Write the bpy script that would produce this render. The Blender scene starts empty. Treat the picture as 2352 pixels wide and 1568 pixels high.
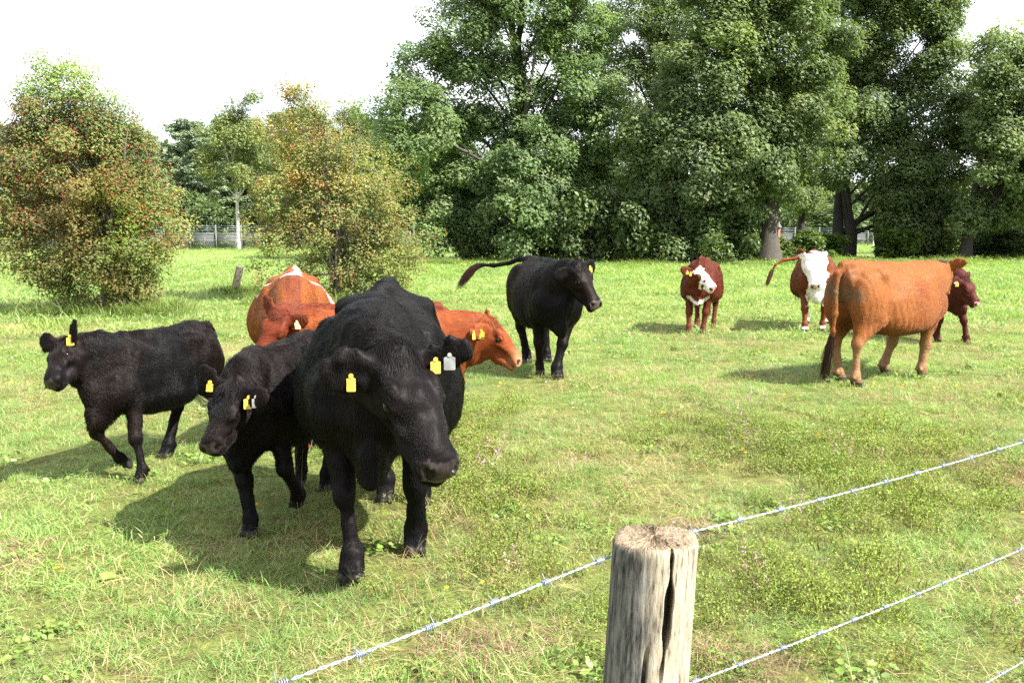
import bpy, math, random
import numpy as np
from mathutils import Vector, Matrix, Euler

# ------------------------------------------------------------------ camera, sky, sun, exposure
scene = bpy.context.scene
cam_data = bpy.data.cameras.new('camera')
cam = bpy.data.objects.new('camera', cam_data)
scene.collection.objects.link(cam)
cam.location = (0.0, 0.0, 1.62)
cam.rotation_euler = (math.radians(90 - 6.7), 0, 0)
cam_data.sensor_width = 36.0
cam_data.lens = 36.0 * 2212.0 / 2352.0
cam_data.clip_start = 0.05
cam_data.clip_end = 3000.0
scene.camera = cam

SUN_EL = math.radians(46)
SUN_TRAVEL = Vector((-0.88, 0.47))          # the way shadows fall on the ground
world = bpy.data.worlds.new('World')
scene.world = world
world.use_nodes = True
wn, wl = world.node_tree.nodes, world.node_tree.links
wn.clear()
w_out = wn.new('ShaderNodeOutputWorld')
w_bg = wn.new('ShaderNodeBackground'); w_bg.inputs['Strength'].default_value = 0.1
w_sky = wn.new('ShaderNodeTexSky'); w_sky.sky_type = 'NISHITA'; w_sky.sun_disc = False
w_sky.sun_elevation = SUN_EL
w_sky.sun_rotation = math.atan2(-SUN_TRAVEL.x, -SUN_TRAVEL.y)
w_tc = wn.new('ShaderNodeTexCoord')
w_map = wn.new('ShaderNodeMapping'); w_map.inputs['Scale'].default_value = (1.0, 1.0, 2.6)
w_map.inputs['Location'].default_value = (0.35, 0.2, 0.1)
w_noise = wn.new('ShaderNodeTexNoise'); w_noise.inputs['Scale'].default_value = 2.1
w_noise.inputs['Detail'].default_value = 6.0; w_noise.inputs['Roughness'].default_value = 0.55
w_ramp = wn.new('ShaderNodeValToRGB')
w_ramp.color_ramp.elements[0].position = 0.30; w_ramp.color_ramp.elements[0].color = (0.15, 0.15, 0.15, 1)
w_ramp.color_ramp.elements[1].position = 0.50; w_ramp.color_ramp.elements[1].color = (1, 1, 1, 1)
w_mix = wn.new('ShaderNodeMixRGB'); w_mix.inputs['Color2'].default_value = (5.4, 5.55, 5.75, 1)
wl.new(w_tc.outputs['Generated'], w_map.inputs['Vector'])
wl.new(w_map.outputs['Vector'], w_noise.inputs['Vector'])
wl.new(w_noise.outputs['Fac'], w_ramp.inputs['Fac'])
wl.new(w_ramp.outputs['Color'], w_mix.inputs['Fac'])
wl.new(w_sky.outputs['Color'], w_mix.inputs['Color1'])
wl.new(w_mix.outputs['Color'], w_bg.inputs['Color'])
wl.new(w_bg.outputs['Background'], w_out.inputs['Surface'])

sun_data = bpy.data.lights.new('sun', 'SUN')
sun_data.energy = 5.0
sun_data.angle = math.radians(0.53)
sun_data.color = (1.0, 0.95, 0.87)
sun = bpy.data.objects.new('sun', sun_data)
scene.collection.objects.link(sun)
t_ = SUN_TRAVEL.normalized() * math.cos(SUN_EL)
sun.rotation_euler = Vector((t_.x, t_.y, -math.sin(SUN_EL))).to_track_quat('-Z', 'Y').to_euler()
sun.location = (20, -8, 30)

vs = scene.view_settings
scene.display_settings.display_device = 'sRGB'
vs.view_transform = 'Standard'; vs.look = 'None'; vs.exposure = 1.78; vs.gamma = 1.0
vs.use_curve_mapping = False
scene.render.engine = 'CYCLES'
scene.cycles.max_bounces = 6
scene.cycles.diffuse_bounces = 3
scene.cycles.glossy_bounces = 2
scene.cycles.transmission_bounces = 3
scene.cycles.transparent_max_bounces = 8
scene.cycles.use_denoising = False
scene.cycles.caustics_reflective = False
scene.cycles.caustics_refractive = False
try:
    scene.cycles_curves.shape = 'RIBBONS'
except Exception:
    pass

# ------------------------------------------------------------------ helpers
rng = np.random.default_rng(7)
random.seed(7)
PI = math.pi

def link(o):
    scene.collection.objects.link(o); return o

def tag(o, label=None, cat=None, group=None, kind=None):
    if label: o['label'] = label
    if cat: o['category'] = cat
    if group: o['group'] = group
    if kind: o['kind'] = kind
    return o

def empty(name, loc=(0, 0, 0), rz=0.0):
    o = bpy.data.objects.new(name, None); link(o)
    o.empty_display_size = 0.2
    o.location = loc; o.rotation_euler = (0, 0, rz)
    return o

def np_mesh(name, V, F, mat=None, col=None, smooth=False, extra=None):
    """mesh from arrays; F is (n,3) or (n,4); col is per-vertex RGB"""
    V = np.asarray(V, np.float32); F = np.asarray(F, np.int32)
    me = bpy.data.meshes.new(name)
    n, k = F.shape
    me.vertices.add(len(V)); me.vertices.foreach_set('co', V.ravel())
    me.loops.add(n * k); me.loops.foreach_set('vertex_index', F.ravel())
    me.polygons.add(n)
    me.polygons.foreach_set('loop_start', np.arange(0, n * k, k, dtype=np.int32))
    me.polygons.foreach_set('loop_total', np.full(n, k, np.int32))
    me.update(calc_edges=True)
    if smooth:
        me.polygons.foreach_set('use_smooth', np.ones(n, bool))
    if col is not None:
        a = me.color_attributes.new('col', 'FLOAT_COLOR', 'POINT')
        c = np.ones((len(V), 4), np.float32); c[:, :3] = col
        a.data.foreach_set('color', c.ravel())
    if extra:
        for nm, arr in extra.items():
            a = me.attributes.new(nm, 'FLOAT', 'POINT')
            a.data.foreach_set('value', np.asarray(arr, np.float32))
    if mat: me.materials.append(mat)
    me.validate()
    return me

def mesh_obj(name, me, parent=None, loc=None):
    o = bpy.data.objects.new(name, me); link(o)
    if parent: o.parent = parent
    if loc is not None: o.location = loc
    return o

class NT:
    """small helper for node materials"""
    def __init__(s, name):
        s.m = bpy.data.materials.new(name); s.m.use_nodes = True
        s.n, s.l = s.m.node_tree.nodes, s.m.node_tree.links
        s.n.clear()
        s.out = s.n.new('ShaderNodeOutputMaterial')
    def new(s, t, **kw):
        nd = s.n.new(t)
        for k, v in kw.items():
            if k in nd.inputs: nd.inputs[k].default_value = v
            else: setattr(nd, k, v)
        return nd
    def link(s, a, b): s.l.new(a, b)
    def ramp(s, fac, stops):
        r = s.n.new('ShaderNodeValToRGB'); cr = r.color_ramp
        while len(cr.elements) < len(stops): cr.elements.new(0.5)
        for e, (p, c) in zip(cr.elements, stops):
            e.position = p; e.color = (*c, 1)
        s.link(fac, r.inputs['Fac']); return r
    def mix(s, fac, a, b, mode='MIX'):
        m = s.n.new('ShaderNodeMixRGB'); m.blend_type = mode
        for sock, v in (('Fac', fac), ('Color1', a), ('Color2', b)):
            if hasattr(v, 'is_linked'): s.link(v, m.inputs[sock])
            elif isinstance(v, tuple): m.inputs[sock].default_value = (*v, 1)
            else: m.inputs[sock].default_value = v
        return m

def foliage_mat(name, trans=0.35, rough=0.5, spec=0.4, tint=(1.25, 1.35, 0.55), noise_scale=0.6, var=0.25):
    """leaf colour from the vertex attribute, with world-space patches of lighter and darker tone"""
    t = NT(name)
    at = t.new('ShaderNodeAttribute', attribute_name='col')
    geo = t.new('ShaderNodeNewGeometry')
    nz = t.new('ShaderNodeTexNoise', Scale=noise_scale, Detail=3.0)
    t.link(geo.outputs['Position'], nz.inputs['Vector'])
    r = t.ramp(nz.outputs['Fac'], [(0.3, (1 - var,) * 3), (0.7, (1 + var, 1 + var * 0.8, 1 - var * 0.2))])
    c = t.mix(1.0, at.outputs['Color'], r.outputs['Color'], 'MULTIPLY')
    b = t.new('ShaderNodeBsdfPrincipled', Roughness=rough)
    b.inputs['Specular IOR Level'].default_value = spec
    t.link(c.outputs['Color'], b.inputs['Base Color'])
    tr = t.new('ShaderNodeBsdfTranslucent')
    ct = t.mix(1.0, c.outputs['Color'], tint, 'MULTIPLY')
    t.link(ct.outputs['Color'], tr.inputs['Color'])
    ms = t.new('ShaderNodeMixShader'); ms.inputs['Fac'].default_value = trans
    t.link(b.outputs['BSDF'], ms.inputs[1]); t.link(tr.outputs['BSDF'], ms.inputs[2])
    t.link(ms.outputs['Shader'], t.out.inputs['Surface'])
    return t.m

def plain_mat(name, base, rough=0.6, metal=0.0, spec=0.5, noise=None):
    t = NT(name)
    b = t.new('ShaderNodeBsdfPrincipled', Roughness=rough, Metallic=metal)
    b.inputs['Specular IOR Level'].default_value = spec
    if noise:
        sc, amt = noise
        tc = t.new('ShaderNodeTexCoord')
        nz = t.new('ShaderNodeTexNoise', Scale=sc, Detail=5.0)
        t.link(tc.outputs['Object'], nz.inputs['Vector'])
        r = t.ramp(nz.outputs['Fac'], [(0.3, tuple(c * (1 - amt) for c in base)), (0.7, tuple(min(1, c * (1 + amt)) for c in base))])
        t.link(r.outputs['Color'], b.inputs['Base Color'])
    else:
        b.inputs['Base Color'].default_value = (*base, 1)
    t.link(b.outputs['BSDF'], t.out.inputs['Surface'])
    return t.m

def bark_mat(name, c0, c1, scale=6.0, stretch=6.0, bump=0.6):
    t = NT(name)
    tc = t.new('ShaderNodeTexCoord')
    mp = t.new('ShaderNodeMapping'); mp.inputs['Scale'].default_value = (stretch, stretch, 1.0)
    t.link(tc.outputs['Object'], mp.inputs['Vector'])
    nz = t.new('ShaderNodeTexNoise', Scale=scale, Detail=8.0, Roughness=0.65)
    t.link(mp.outputs['Vector'], nz.inputs['Vector'])
    r = t.ramp(nz.outputs['Fac'], [(0.35, c0), (0.65, c1)])
    b = t.new('ShaderNodeBsdfPrincipled', Roughness=0.9)
    t.link(r.outputs['Color'], b.inputs['Base Color'])
    bp = t.new('ShaderNodeBump', Strength=bump, Distance=0.03)
    t.link(nz.outputs['Fac'], bp.inputs['Height']); t.link(bp.outputs['Normal'], b.inputs['Normal'])
    t.link(b.outputs['BSDF'], t.out.inputs['Surface'])
    return t.m

def tube(path, radii, sides=7, wob=0.0, seed=0):
    """tapered tube along a path -> V,F(quads); closed by tiny tip"""
    P = np.asarray(path, float); n = len(P)
    T = np.gradient(P, axis=0); T /= np.linalg.norm(T, axis=1)[:, None] + 1e-9
    ref = np.array([0.0, 0.0, 1.0]) if abs(T[0][2]) < 0.8 else np.array([1.0, 0, 0])
    V = []
    r_ = np.random.default_rng(seed)
    a = np.linspace(0, 2 * PI, sides, endpoint=False)
    s = np.cross(T[0], ref); s /= np.linalg.norm(s)
    for i in range(n):
        s = s - T[i] * np.dot(s, T[i]); s /= np.linalg.norm(s) + 1e-9
        u = np.cross(T[i], s)
        rr = radii[i] * (1 + wob * (r_.random(sides) - 0.5))
        V.append(P[i] + rr[:, None] * (np.cos(a)[:, None] * s + np.sin(a)[:, None] * u))
    V = np.concatenate(V)
    F = []
    for i in range(n - 1):
        for j in range(sides):
            k = (j + 1) % sides
            F.append((i * sides + j, i * sides + k, (i + 1) * sides + k, (i + 1) * sides + j))
    return V, np.array(F, int)

def bez(p0, p1, p2, p3, n):
    t = np.linspace(0, 1, n)[:, None]
    p0, p1, p2, p3 = (np.asarray(p, float) for p in (p0, p1, p2, p3))
    return (1 - t) ** 3 * p0 + 3 * (1 - t) ** 2 * t * p1 + 3 * (1 - t) * t * t * p2 + t ** 3 * p3

def join(parts):
    Vs, Fs, o = [], [], 0
    for V, F in parts:
        Vs.append(V); Fs.append(F + o); o += len(V)
    return np.concatenate(Vs), np.concatenate(Fs)

def unit(v):
    v = np.asarray(v, float); return v / (np.linalg.norm(v, axis=-1, keepdims=True) + 1e-9)

def sines(P, scale, seed, n=6):
    """cheap smooth noise in -1..1"""
    r_ = np.random.default_rng(seed)
    out = np.zeros(P.shape[0])
    for i in range(n):
        k = r_.normal(size=3) * scale * (1 + 0.5 * i / n)
        out += np.sin(P @ k + r_.random() * 6.28)
    return out / n ** 0.5 / 1.2
# ------------------------------------------------------------------ the ground: one sheet to the horizon
def ground_mat():
    t = NT('meadow_soil')
    geo = t.new('ShaderNodeNewGeometry')
    n1 = t.new('ShaderNodeTexNoise', Scale=0.35, Detail=5.0)
    n2 = t.new('ShaderNodeTexNoise', Scale=9.0, Detail=8.0, Roughness=0.7)
    n3 = t.new('ShaderNodeTexNoise', Scale=70.0, Detail=4.0)
    for n in (n1, n2, n3): t.link(geo.outputs['Position'], n.inputs['Vector'])
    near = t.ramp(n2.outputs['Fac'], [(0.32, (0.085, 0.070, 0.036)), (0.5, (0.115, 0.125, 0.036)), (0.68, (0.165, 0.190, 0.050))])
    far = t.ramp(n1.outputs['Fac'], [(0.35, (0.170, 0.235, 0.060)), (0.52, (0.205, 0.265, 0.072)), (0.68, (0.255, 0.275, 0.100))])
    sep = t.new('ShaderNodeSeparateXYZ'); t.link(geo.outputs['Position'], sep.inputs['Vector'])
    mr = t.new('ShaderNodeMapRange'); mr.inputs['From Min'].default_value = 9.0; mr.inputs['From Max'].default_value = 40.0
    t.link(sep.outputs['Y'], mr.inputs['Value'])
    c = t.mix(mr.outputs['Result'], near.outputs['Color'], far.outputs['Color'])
    fine = t.ramp(n3.outputs['Fac'], [(0.3, (0.7, 0.7, 0.7)), (0.7, (1.25, 1.25, 1.2))])
    c2 = t.mix(1.0, c.outputs['Color'], fine.outputs['Color'], 'MULTIPLY')
    b = t.new('ShaderNodeBsdfPrincipled', Roughness=0.95)
    b.inputs['Specular IOR Level'].default_value = 0.1
    t.link(c2.outputs['Color'], b.inputs['Base Color'])
    bp = t.new('ShaderNodeBump', Strength=0.8, Distance=0.04); t.link(n2.outputs['Fac'], bp.inputs['Height'])
    t.link(bp.outputs['Normal'], b.inputs['Normal'])
    t.link(b.outputs['BSDF'], t.out.inputs['Surface'])
    return t.m

def relief(x, y):
    """gentle unevenness of the meadow, flat around the animals"""
    return 0.0 * x

gx = np.concatenate([np.linspace(-900, -60, 12), np.linspace(-50, 50, 41), np.linspace(60, 900, 12)])
gy = np.concatenate([np.linspace(-60, -6, 5), np.linspace(-4, 60, 33), np.linspace(70, 1400, 14)])
GX, GY = np.meshgrid(gx, gy, indexing='ij')
GV = np.stack([GX.ravel(), GY.ravel(), np.zeros(GX.size)], 1)
nx_, ny_ = GX.shape
GF = [(i * ny_ + j, (i + 1) * ny_ + j, (i + 1) * ny_ + j + 1, i * ny_ + j + 1) for i in range(nx_ - 1) for j in range(ny_ - 1)]
ground = mesh_obj('ground', np_mesh('ground', GV, GF, ground_mat(), smooth=True))
tag(ground, kind='structure')

# ------------------------------------------------------------------ trees
M_OAK = foliage_mat('oak_leaf', trans=0.46, rough=0.55, spec=0.3, noise_scale=0.35, var=0.22)
M_HAW = foliage_mat('hawthorn_leaf', trans=0.38, rough=0.6, spec=0.2, noise_scale=0.9, var=0.25)
M_PINE = foliage_mat('pine_needle', trans=0.12, rough=0.6, spec=0.3, noise_scale=0.4, var=0.2)
M_BIRCH = foliage_mat('birch_leaf', trans=0.35, rough=0.5, spec=0.35, noise_scale=0.5, var=0.2)
M_SHRUB = foliage_mat('shrub_leaf', trans=0.3, rough=0.5, spec=0.35, noise_scale=0.7, var=0.25)
M_BERRY = plain_mat('haw_berry', (0.26, 0.014, 0.014), 0.35, noise=(8, 0.5))
M_BARK = bark_mat('oak_bark', (0.022, 0.019, 0.015), (0.085, 0.075, 0.060))
M_BARKD = bark_mat('dark_bark', (0.012, 0.011, 0.009), (0.045, 0.040, 0.032))
M_BARKH = bark_mat('hawthorn_bark', (0.05, 0.043, 0.032), (0.17, 0.15, 0.115))
M_BARKB = bark_mat('birch_bark', (0.16, 0.15, 0.14), (0.78, 0.76, 0.72), scale=3.0, stretch=1.2, bump=0.2)
M_BARKP = bark_mat('pine_bark', (0.05, 0.028, 0.018), (0.17, 0.085, 0.045))

def leaf_mesh(P, Dn, size, col, mat, name, aspect=0.62, seed=0, fold=0.18, tri=False):
    """one folded rhombic leaf (two triangles), or one plain triangle, per point; Dn = preferred facing"""
    r_ = np.random.default_rng(seed + 900)
    n = len(P)
    nrm = unit(np.asarray(Dn) + r_.normal(size=(n, 3)) * 0.5)
    ax = unit(np.cross(nrm, r_.normal(size=(n, 3))))
    sd = np.cross(nrm, ax)
    L = np.asarray(size)[:, None]
    if tri:
        V = np.stack([P - ax * L * 0.5 + sd * L * aspect * 0.55, P + ax * L * 0.6, P - ax * L * 0.4 - sd * L * aspect * 0.55], 1)
        return np_mesh(name, V.reshape(-1, 3), np.arange(3 * n).reshape(-1, 3), mat, np.repeat(col, 3, axis=0))
    V = np.empty((n, 4, 3))
    V[:, 0] = P - ax * L * 0.5
    V[:, 1] = P + sd * L * aspect * 0.5 + nrm * L * fold + ax * L * 0.05
    V[:, 2] = P + ax * L * 0.5
    V[:, 3] = P - sd * L * aspect * 0.5 + nrm * L * fold + ax * L * 0.05
    b = np.arange(n)[:, None] * 4
    F = np.concatenate([b + np.array([0, 1, 2]), b + np.array([0, 2, 3])])
    return np_mesh(name, V.reshape(-1, 3), F, mat, np.repeat(col, 4, axis=0))

def palette(n, cols, weights, r_, jit=0.25):
    c = np.asarray(cols)[r_.choice(len(cols), n, p=np.asarray(weights) / sum(weights))]
    return c * (1 + jit * (r_.random((n, 1)) - 0.5) * 2)

def smooth01(x): return np.clip(x, 0, 1) ** 2 * (3 - 2 * np.clip(x, 0, 1))

def make_tree(name, base, blobs, n_clump, n_leaf, leaf, clump_r, cols, weights, mat, bark, trunk_r, lean=(0, 0), fork=0.4,
              depth=0.9, seed=1, flat=0.65, label=None, cat='tree', group=None, twig_r=0.012, stems=1, limb_n=14, berries=0, berry_blobs=None, trunk_top=0.75, droop=0.0, extra=None, bx=0.0, tri=False, core=0.45, yj=0.55, yshift=0.0, ragged=0.16):
    """blobs: (x, z, r) lobes of the crown relative to the base, in metres"""
    r_ = np.random.default_rng(seed)
    root = empty(name, (base[0], base[1], 0), 0)
    bl = np.array([(b[0], b[1], b[2], b[3] if len(b) > 3 else 1.0) for b in blobs], float)
    w = bl[:, 2] ** 2 * bl[:, 3]; pick = r_.choice(len(bl), n_clump, p=w / w.sum())
    u = unit(r_.normal(size=(n_clump, 3))); rad = bl[pick, 2] * (core + (1 - core) * r_.random(n_clump) ** 0.5) * (1 + ragged * np.maximum(r_.normal(size=n_clump), 0))
    C = np.stack([bl[pick, 0], np.zeros(n_clump), bl[pick, 1]], 1) + u * rad[:, None] * np.array([1, depth, 1])
    yoff = r_.normal(size=len(bl)) * bl[:, 2].mean() * yj * depth + yshift
    C[:, 1] += yoff[pick]
    C[:, 2] = np.maximum(C[:, 2], clump_r * 0.5)
    cr = clump_r * (0.6 + 0.8 * r_.random(n_clump))
    # leaves: on the outside of flattened clumps
    per = r_.choice(n_clump, n_leaf, p=cr ** 2 / (cr ** 2).sum())
    d = unit(r_.normal(size=(n_leaf, 3)))
    rr = cr[per] * (0.35 + 0.65 * r_.random(n_leaf) ** 0.45)
    P = C[per] + d * rr[:, None] * np.array([1.15, 1.15, flat])
    P[:, 2] -= droop * (np.abs(d[:, 0]) + np.abs(d[:, 1])) * rr
    P[:, 2] = np.maximum(P[:, 2], 0.05)
    cc = np.array([bl[:, 0].mean(), 0, bl[:, 1].mean()])
    face = d * 0.7 + np.array([0, 0, 0.5]) + unit(P - cc) * 0.3 + np.array([0.61, -0.33, 0.72]) * 0.55
    col = palette(n_clump, cols, weights, r_, 0.12)[per] * 0.65 + palette(n_leaf, cols, weights, r_, 0.2) * 0.35
    col *= (0.85 + 0.3 * r_.random(n_clump))[per][:, None]
    if extra: col = extra(P, col, r_)
    size = leaf * (0.65 + 0.7 * r_.random(n_leaf))
    crown = mesh_obj('crown', leaf_mesh(P, face, size, col, mat, 'crown', seed=seed, tri=tri, aspect=0.75 if tri else 0.62), root)
    # trunk and limbs
    zmax = (bl[:, 1] + bl[:, 2]).max()
    parts = []
    ends = []
    for k in range(stems):
        off = np.array([r_.normal() * 0.25 * (stems > 1) * trunk_r * 6, r_.normal() * 0.2 * (stems > 1) * trunk_r * 6, 0])
        tx = lean[0] + bx + (r_.normal() * 0.12 * zmax if stems > 1 else 0)
        top = np.array([tx, lean[1] + (r_.normal() * 0.1 * zmax if stems > 1 else 0), zmax * trunk_top])
        path = bez(off + (0, 0, -0.15), off + np.array([lean[0] * 0.15, 0, zmax * 0.25]), top * np.array([0.6, 0.6, 0.7]), top, 12)
        path[1:-1, :2] += r_.normal(size=(10, 2)) * trunk_r * 0.25
        R = trunk_r * (1 - 0.85 * np.linspace(0, 1, 12)) / (stems ** 0.5)
        R[0] *= 1.7; R[1] *= 1.15
        parts.append(tube(path, R, 9, 0.18, seed + k)); ends.append((path, R))
    tv, tf = join(parts)
    trunk = mesh_obj('trunk', np_mesh('trunk', tv, tf, bark, smooth=True), root)
    lim = []
    order = r_.permutation(n_clump)
    for j, ci in enumerate(order[:limb_n * 3]):
        big = j < limb_n
        path, R = ends[j % len(ends)]
        h = np.clip(C[ci, 2] / zmax * (0.45 + 0.25 * r_.random()), fork * (0.5 if stems > 1 else 0.7), 0.95) / trunk_top
        i = int(np.clip(h * 11, 1, 10))
        p0 = path[i]; p3 = C[ci]
        mid = p0 + (p3 - p0) * 0.5 + np.array([0, 0, 0.12 * np.linalg.norm(p3 - p0)]) + r_.normal(size=3) * 0.08 * np.linalg.norm(p3 - p0)
        q = bez(p0, p0 + (mid - p0) * 0.6, mid + r_.normal(size=3) * 0.05, p3, 9)
        rb = min(R[i] * (0.55 if big else 0.3), 0.4); lim.append(tube(q, np.linspace(rb, twig_r, 9), 6, 0.1, j))
        for _ in range(2):
            k = r_.integers(3, 8); e = q[k] + unit(r_.normal(size=3)) * clump_r * (0.8 + 0.8 * r_.random())
            lim.append(tube(bez(q[k], q[k] + (e - q[k]) * 0.4 + (0, 0, 0.1), e, e, 6), np.linspace(max(twig_r, rb * (1 - k / 9) * 0.5), twig_r * 0.5, 6), 4, 0, j))
    lv, lf2 = join(lim)
    mesh_obj('branches', np_mesh('branches', lv, lf2, bark, smooth=True), root)
    if berries:
        sel = r_.integers(0, n_leaf, berries)
        if berry_blobs is not None:
            pr = np.exp(-np.min([((P[:, 0] - b[0]) ** 2 + (P[:, 2] - b[1]) ** 2) / b[2] ** 2 for b in berry_blobs], axis=0))
            sel = r_.choice(n_leaf, berries, p=pr / pr.sum())
        bp = P[sel] + r_.normal(size=(berries, 3)) * leaf * 0.6 + d[sel] * leaf * 0.5
        o8 = np.array([(1, 0, 0), (-1, 0, 0), (0, 1, 0), (0, -1, 0), (0, 0, 1), (0, 0, -1)], float)
        br = 0.013 * (0.7 + 0.7 * r_.random((berries, 1, 1)))
        BV = bp[:, None, :] + o8 * br
        f8 = np.array([(0, 2, 4), (2, 1, 4), (1, 3, 4), (3, 0, 4), (2, 0, 5), (1, 2, 5), (3, 1, 5), (0, 3, 5)])
        BF = (np.arange(berries)[:, None, None] * 6 + f8).reshape(-1, 3)
        bo = mesh_obj('berries', np_mesh('berries', BV.reshape(-1, 3), BF, M_BERRY, smooth=True), root)
        bo['kind'] = 'stuff'
    tag(root, label, cat, group)
    return root

def px_blobs(L, u0, v0, m):
    return [((b[0] - u0) * m, (v0 - b[1]) * m, b[2] * m, b[3] if len(b) > 3 else 1.0) for b in L]

OAKC = [(0.135, 0.205, 0.090), (0.165, 0.240, 0.110), (0.105, 0.170, 0.074), (0.200, 0.260, 0.140)]
OAKW = [4, 4, 3, 1.2]
OAKD = [(0.125, 0.180, 0.080), (0.160, 0.215, 0.098), (0.100, 0.150, 0.066), (0.195, 0.235, 0.120)]
# the two hawthorns (a metre per pixel figure turns their outline into real sizes)
HAWC = [(0.170, 0.215, 0.080), (0.135, 0.180, 0.068), (0.215, 0.245, 0.095), (0.19, 0.13, 0.055), (0.25, 0.24, 0.095)]
def haw_tint(P, col, r_):
    g = np.exp(-(((P[:, 0] - 0.35) / 0.45) ** 2 + ((P[:, 2] - 1.9) / 0.9) ** 2)) * (P[:, 1] < 0.2)      # honeysuckle-green spray climbing the front
    m = r_.random(len(P)) < g
    col[m] = np.array([0.13, 0.20, 0.03]) * (0.8 + 0.4 * r_.random((m.sum(), 1)))
    f = smooth01(0.1 + 0.9 * sines(P, 2.4, 71)) * 0.4
    col = col * (1 - f[:, None]) + np.array([0.20, 0.085, 0.045]) * f[:, None]
    t = P[:, 2] > 4.0
    col[t] = np.array([0.20, 0.28, 0.085]) * (0.8 + 0.4 * r_.random((t.sum(), 1)))
    return col
m_ = 0.00832
A_BL = px_blobs([(145, 168, 34), (135, 230, 66), (205, 262, 66), (100, 290, 66), (255, 300, 62), (300, 320, 50), (165, 300, 85), (95, 372, 90), (290, 370, 85), (200, 440, 130), (50, 480, 85), (340, 470, 75), (370, 540, 55), (120, 560, 105), (270, 570, 110), (215, 650, 85), (320, 650, 55), (60, 590, 50), (160, 690, 40), (290, 700, 40)], 262, 726, m_)
make_tree('hawthorn_tree', (-7.6, 18.4), A_BL, 760, 100000, 0.044, 0.22, HAWC, [4, 4, 2, 0.9, 0.4], M_HAW, M_BARKH, 0.11, seed=3, stems=4, twig_r=0.006, limb_n=30, depth=0.8, flat=0.9, yj=0.3, tri=True, ragged=0.38,
          berries=9500, berry_blobs=[(-1.6, 2.2, 0.9), (0.5, 2.7, 0.7), (-0.4, 3.0, 0.9), (1.0, 1.8, 0.6), (-1.9, 1.2, 0.6)], extra=haw_tint, trunk_top=0.7, bx=-0.5,
          label='leafy hawthorn bush thick with dark red berries at the left edge', group='hawthorns in the meadow')
def hawb_tint(P, col, r_):
    g = np.clip(1.3 - ((P[:, 0] + 0.3) / 1.7) ** 2, 0, 1) * np.clip((P[:, 2] - 0.7) / 1.2, 0, 1)
    f = smooth01(0.5 + 0.9 * sines(P, 2.6, 77)) * g * 0.75
    tint = np.where((sines(P, 4.0, 78) > 0.6)[:, None], np.array([0.33, 0.20, 0.085]), np.array([0.31, 0.29, 0.11]))
    col = col * (1 - f[:, None]) + tint * f[:, None] * (0.85 + 0.3 * r_.random((len(P), 1)))
    return col
m_ = 0.0098
B_BL = px_blobs([(715, 265, 42), (700, 330, 75, 0.7), (770, 330, 70, 0.7), (660, 400, 70, 0.7), (760, 430, 90, 0.8), (850, 420, 70, 0.7), (680, 490, 85), (800, 520, 100), (900, 490, 70, 0.8), (950, 545, 55, 0.4), (1010, 545, 35, 0.3), (690, 580, 85), (780, 630, 95), (870, 620, 85), (930, 600, 60, 0.7), (740, 668, 45), (860, 668, 45)], 775, 706, m_)
make_tree('hawthorn_tree', (-3.98, 21.3), B_BL, 560, 62000, 0.046, 0.22, HAWC, [4, 3, 4, 0.5, 1.6], M_HAW, M_BARKH, 0.10, seed=5, stems=6, twig_r=0.006, limb_n=30, depth=0.8, flat=0.95, yj=0.3, tri=True, ragged=0.42,
          berries=3800, extra=hawb_tint, trunk_top=0.85, label='airy hawthorn bush turning orange-green with red berries, behind the striped cow', group='hawthorns in the meadow')

# the oaks
def oak(base, blobs, u0, v0, label, seed, cols=OAKC, wts=OAKW, n_clump=420, n_leaf=90000, trunk_r=0.45, leaf=0.145, clump=0.60, lean=(0, 0), bark=M_BARK, stems=1, **kw):
    m = base[1] / 2212.0
    return make_tree('oak_tree', base, px_blobs(blobs, u0, v0, m), n_clump, n_leaf, leaf, clump, cols, wts, M_OAK, bark, trunk_r, lean=lean, seed=seed, label=label,
                     group='big trees behind the meadow', twig_r=0.03, limb_n=11, depth=0.8, flat=0.85, stems=stems, tri=True, core=0.5, yshift=-0.6, **kw)
oak((0.40, 47.0), [(1210, 40, 120), (1080, 110, 95), (985, 190, 75), (1120, 215, 95), (1330, 90, 85), (1350, 235, 65), (975, 300, 75), (890, 265, 42), (1100, 350, 105), (1215, 380, 95), (1310, 330, 85), (1330, 250, 60), (1250, 250, 60), (1390, 330, 50), (1380, 430, 55), (1010, 520, 50), (900, 470, 45), (950, 500, 50), (1000, 420, 70), (1080, 455, 85), (1200, 490, 90), (1300, 470, 80), (1120, 545, 45), (1300, 540, 40), (1210, -70, 130), (930, 400, 45)], 1195, 600,
    'big oak with a dense grey-green crown and thick dark trunk behind the lone black cow', 13, n_clump=900, n_leaf=185000, trunk_r=0.50, fork=0.2, trunk_top=0.8)
oak((11.9, 45.0), [(1620, 170, 105), (1520, 300, 80), (1500, 400, 75), (1660, 60, 110), (1800, 110, 120), (1600, 380, 100), (1580, 500, 80), (1500, 520, 65), (1680, 480, 55), (1720, 260, 80, 0.6), (1840, 220, 70, 0.6), (1610, 535, 45), (1720, -60, 140), (1700, 370, 90), (1790, 400, 60, 0.7), (1440, 470, 60), (1720, 330, 90), (1830, 330, 70, 0.7), (1540, 570, 45), (1450, 560, 45)], 1762, 604,
    'broad oak with a stout grey trunk and flared roots, left of the white-faced cow', 17, cols=OAKD, n_clump=900, n_leaf=180000, trunk_r=0.50, fork=0.25, trunk_top=0.85)
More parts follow.
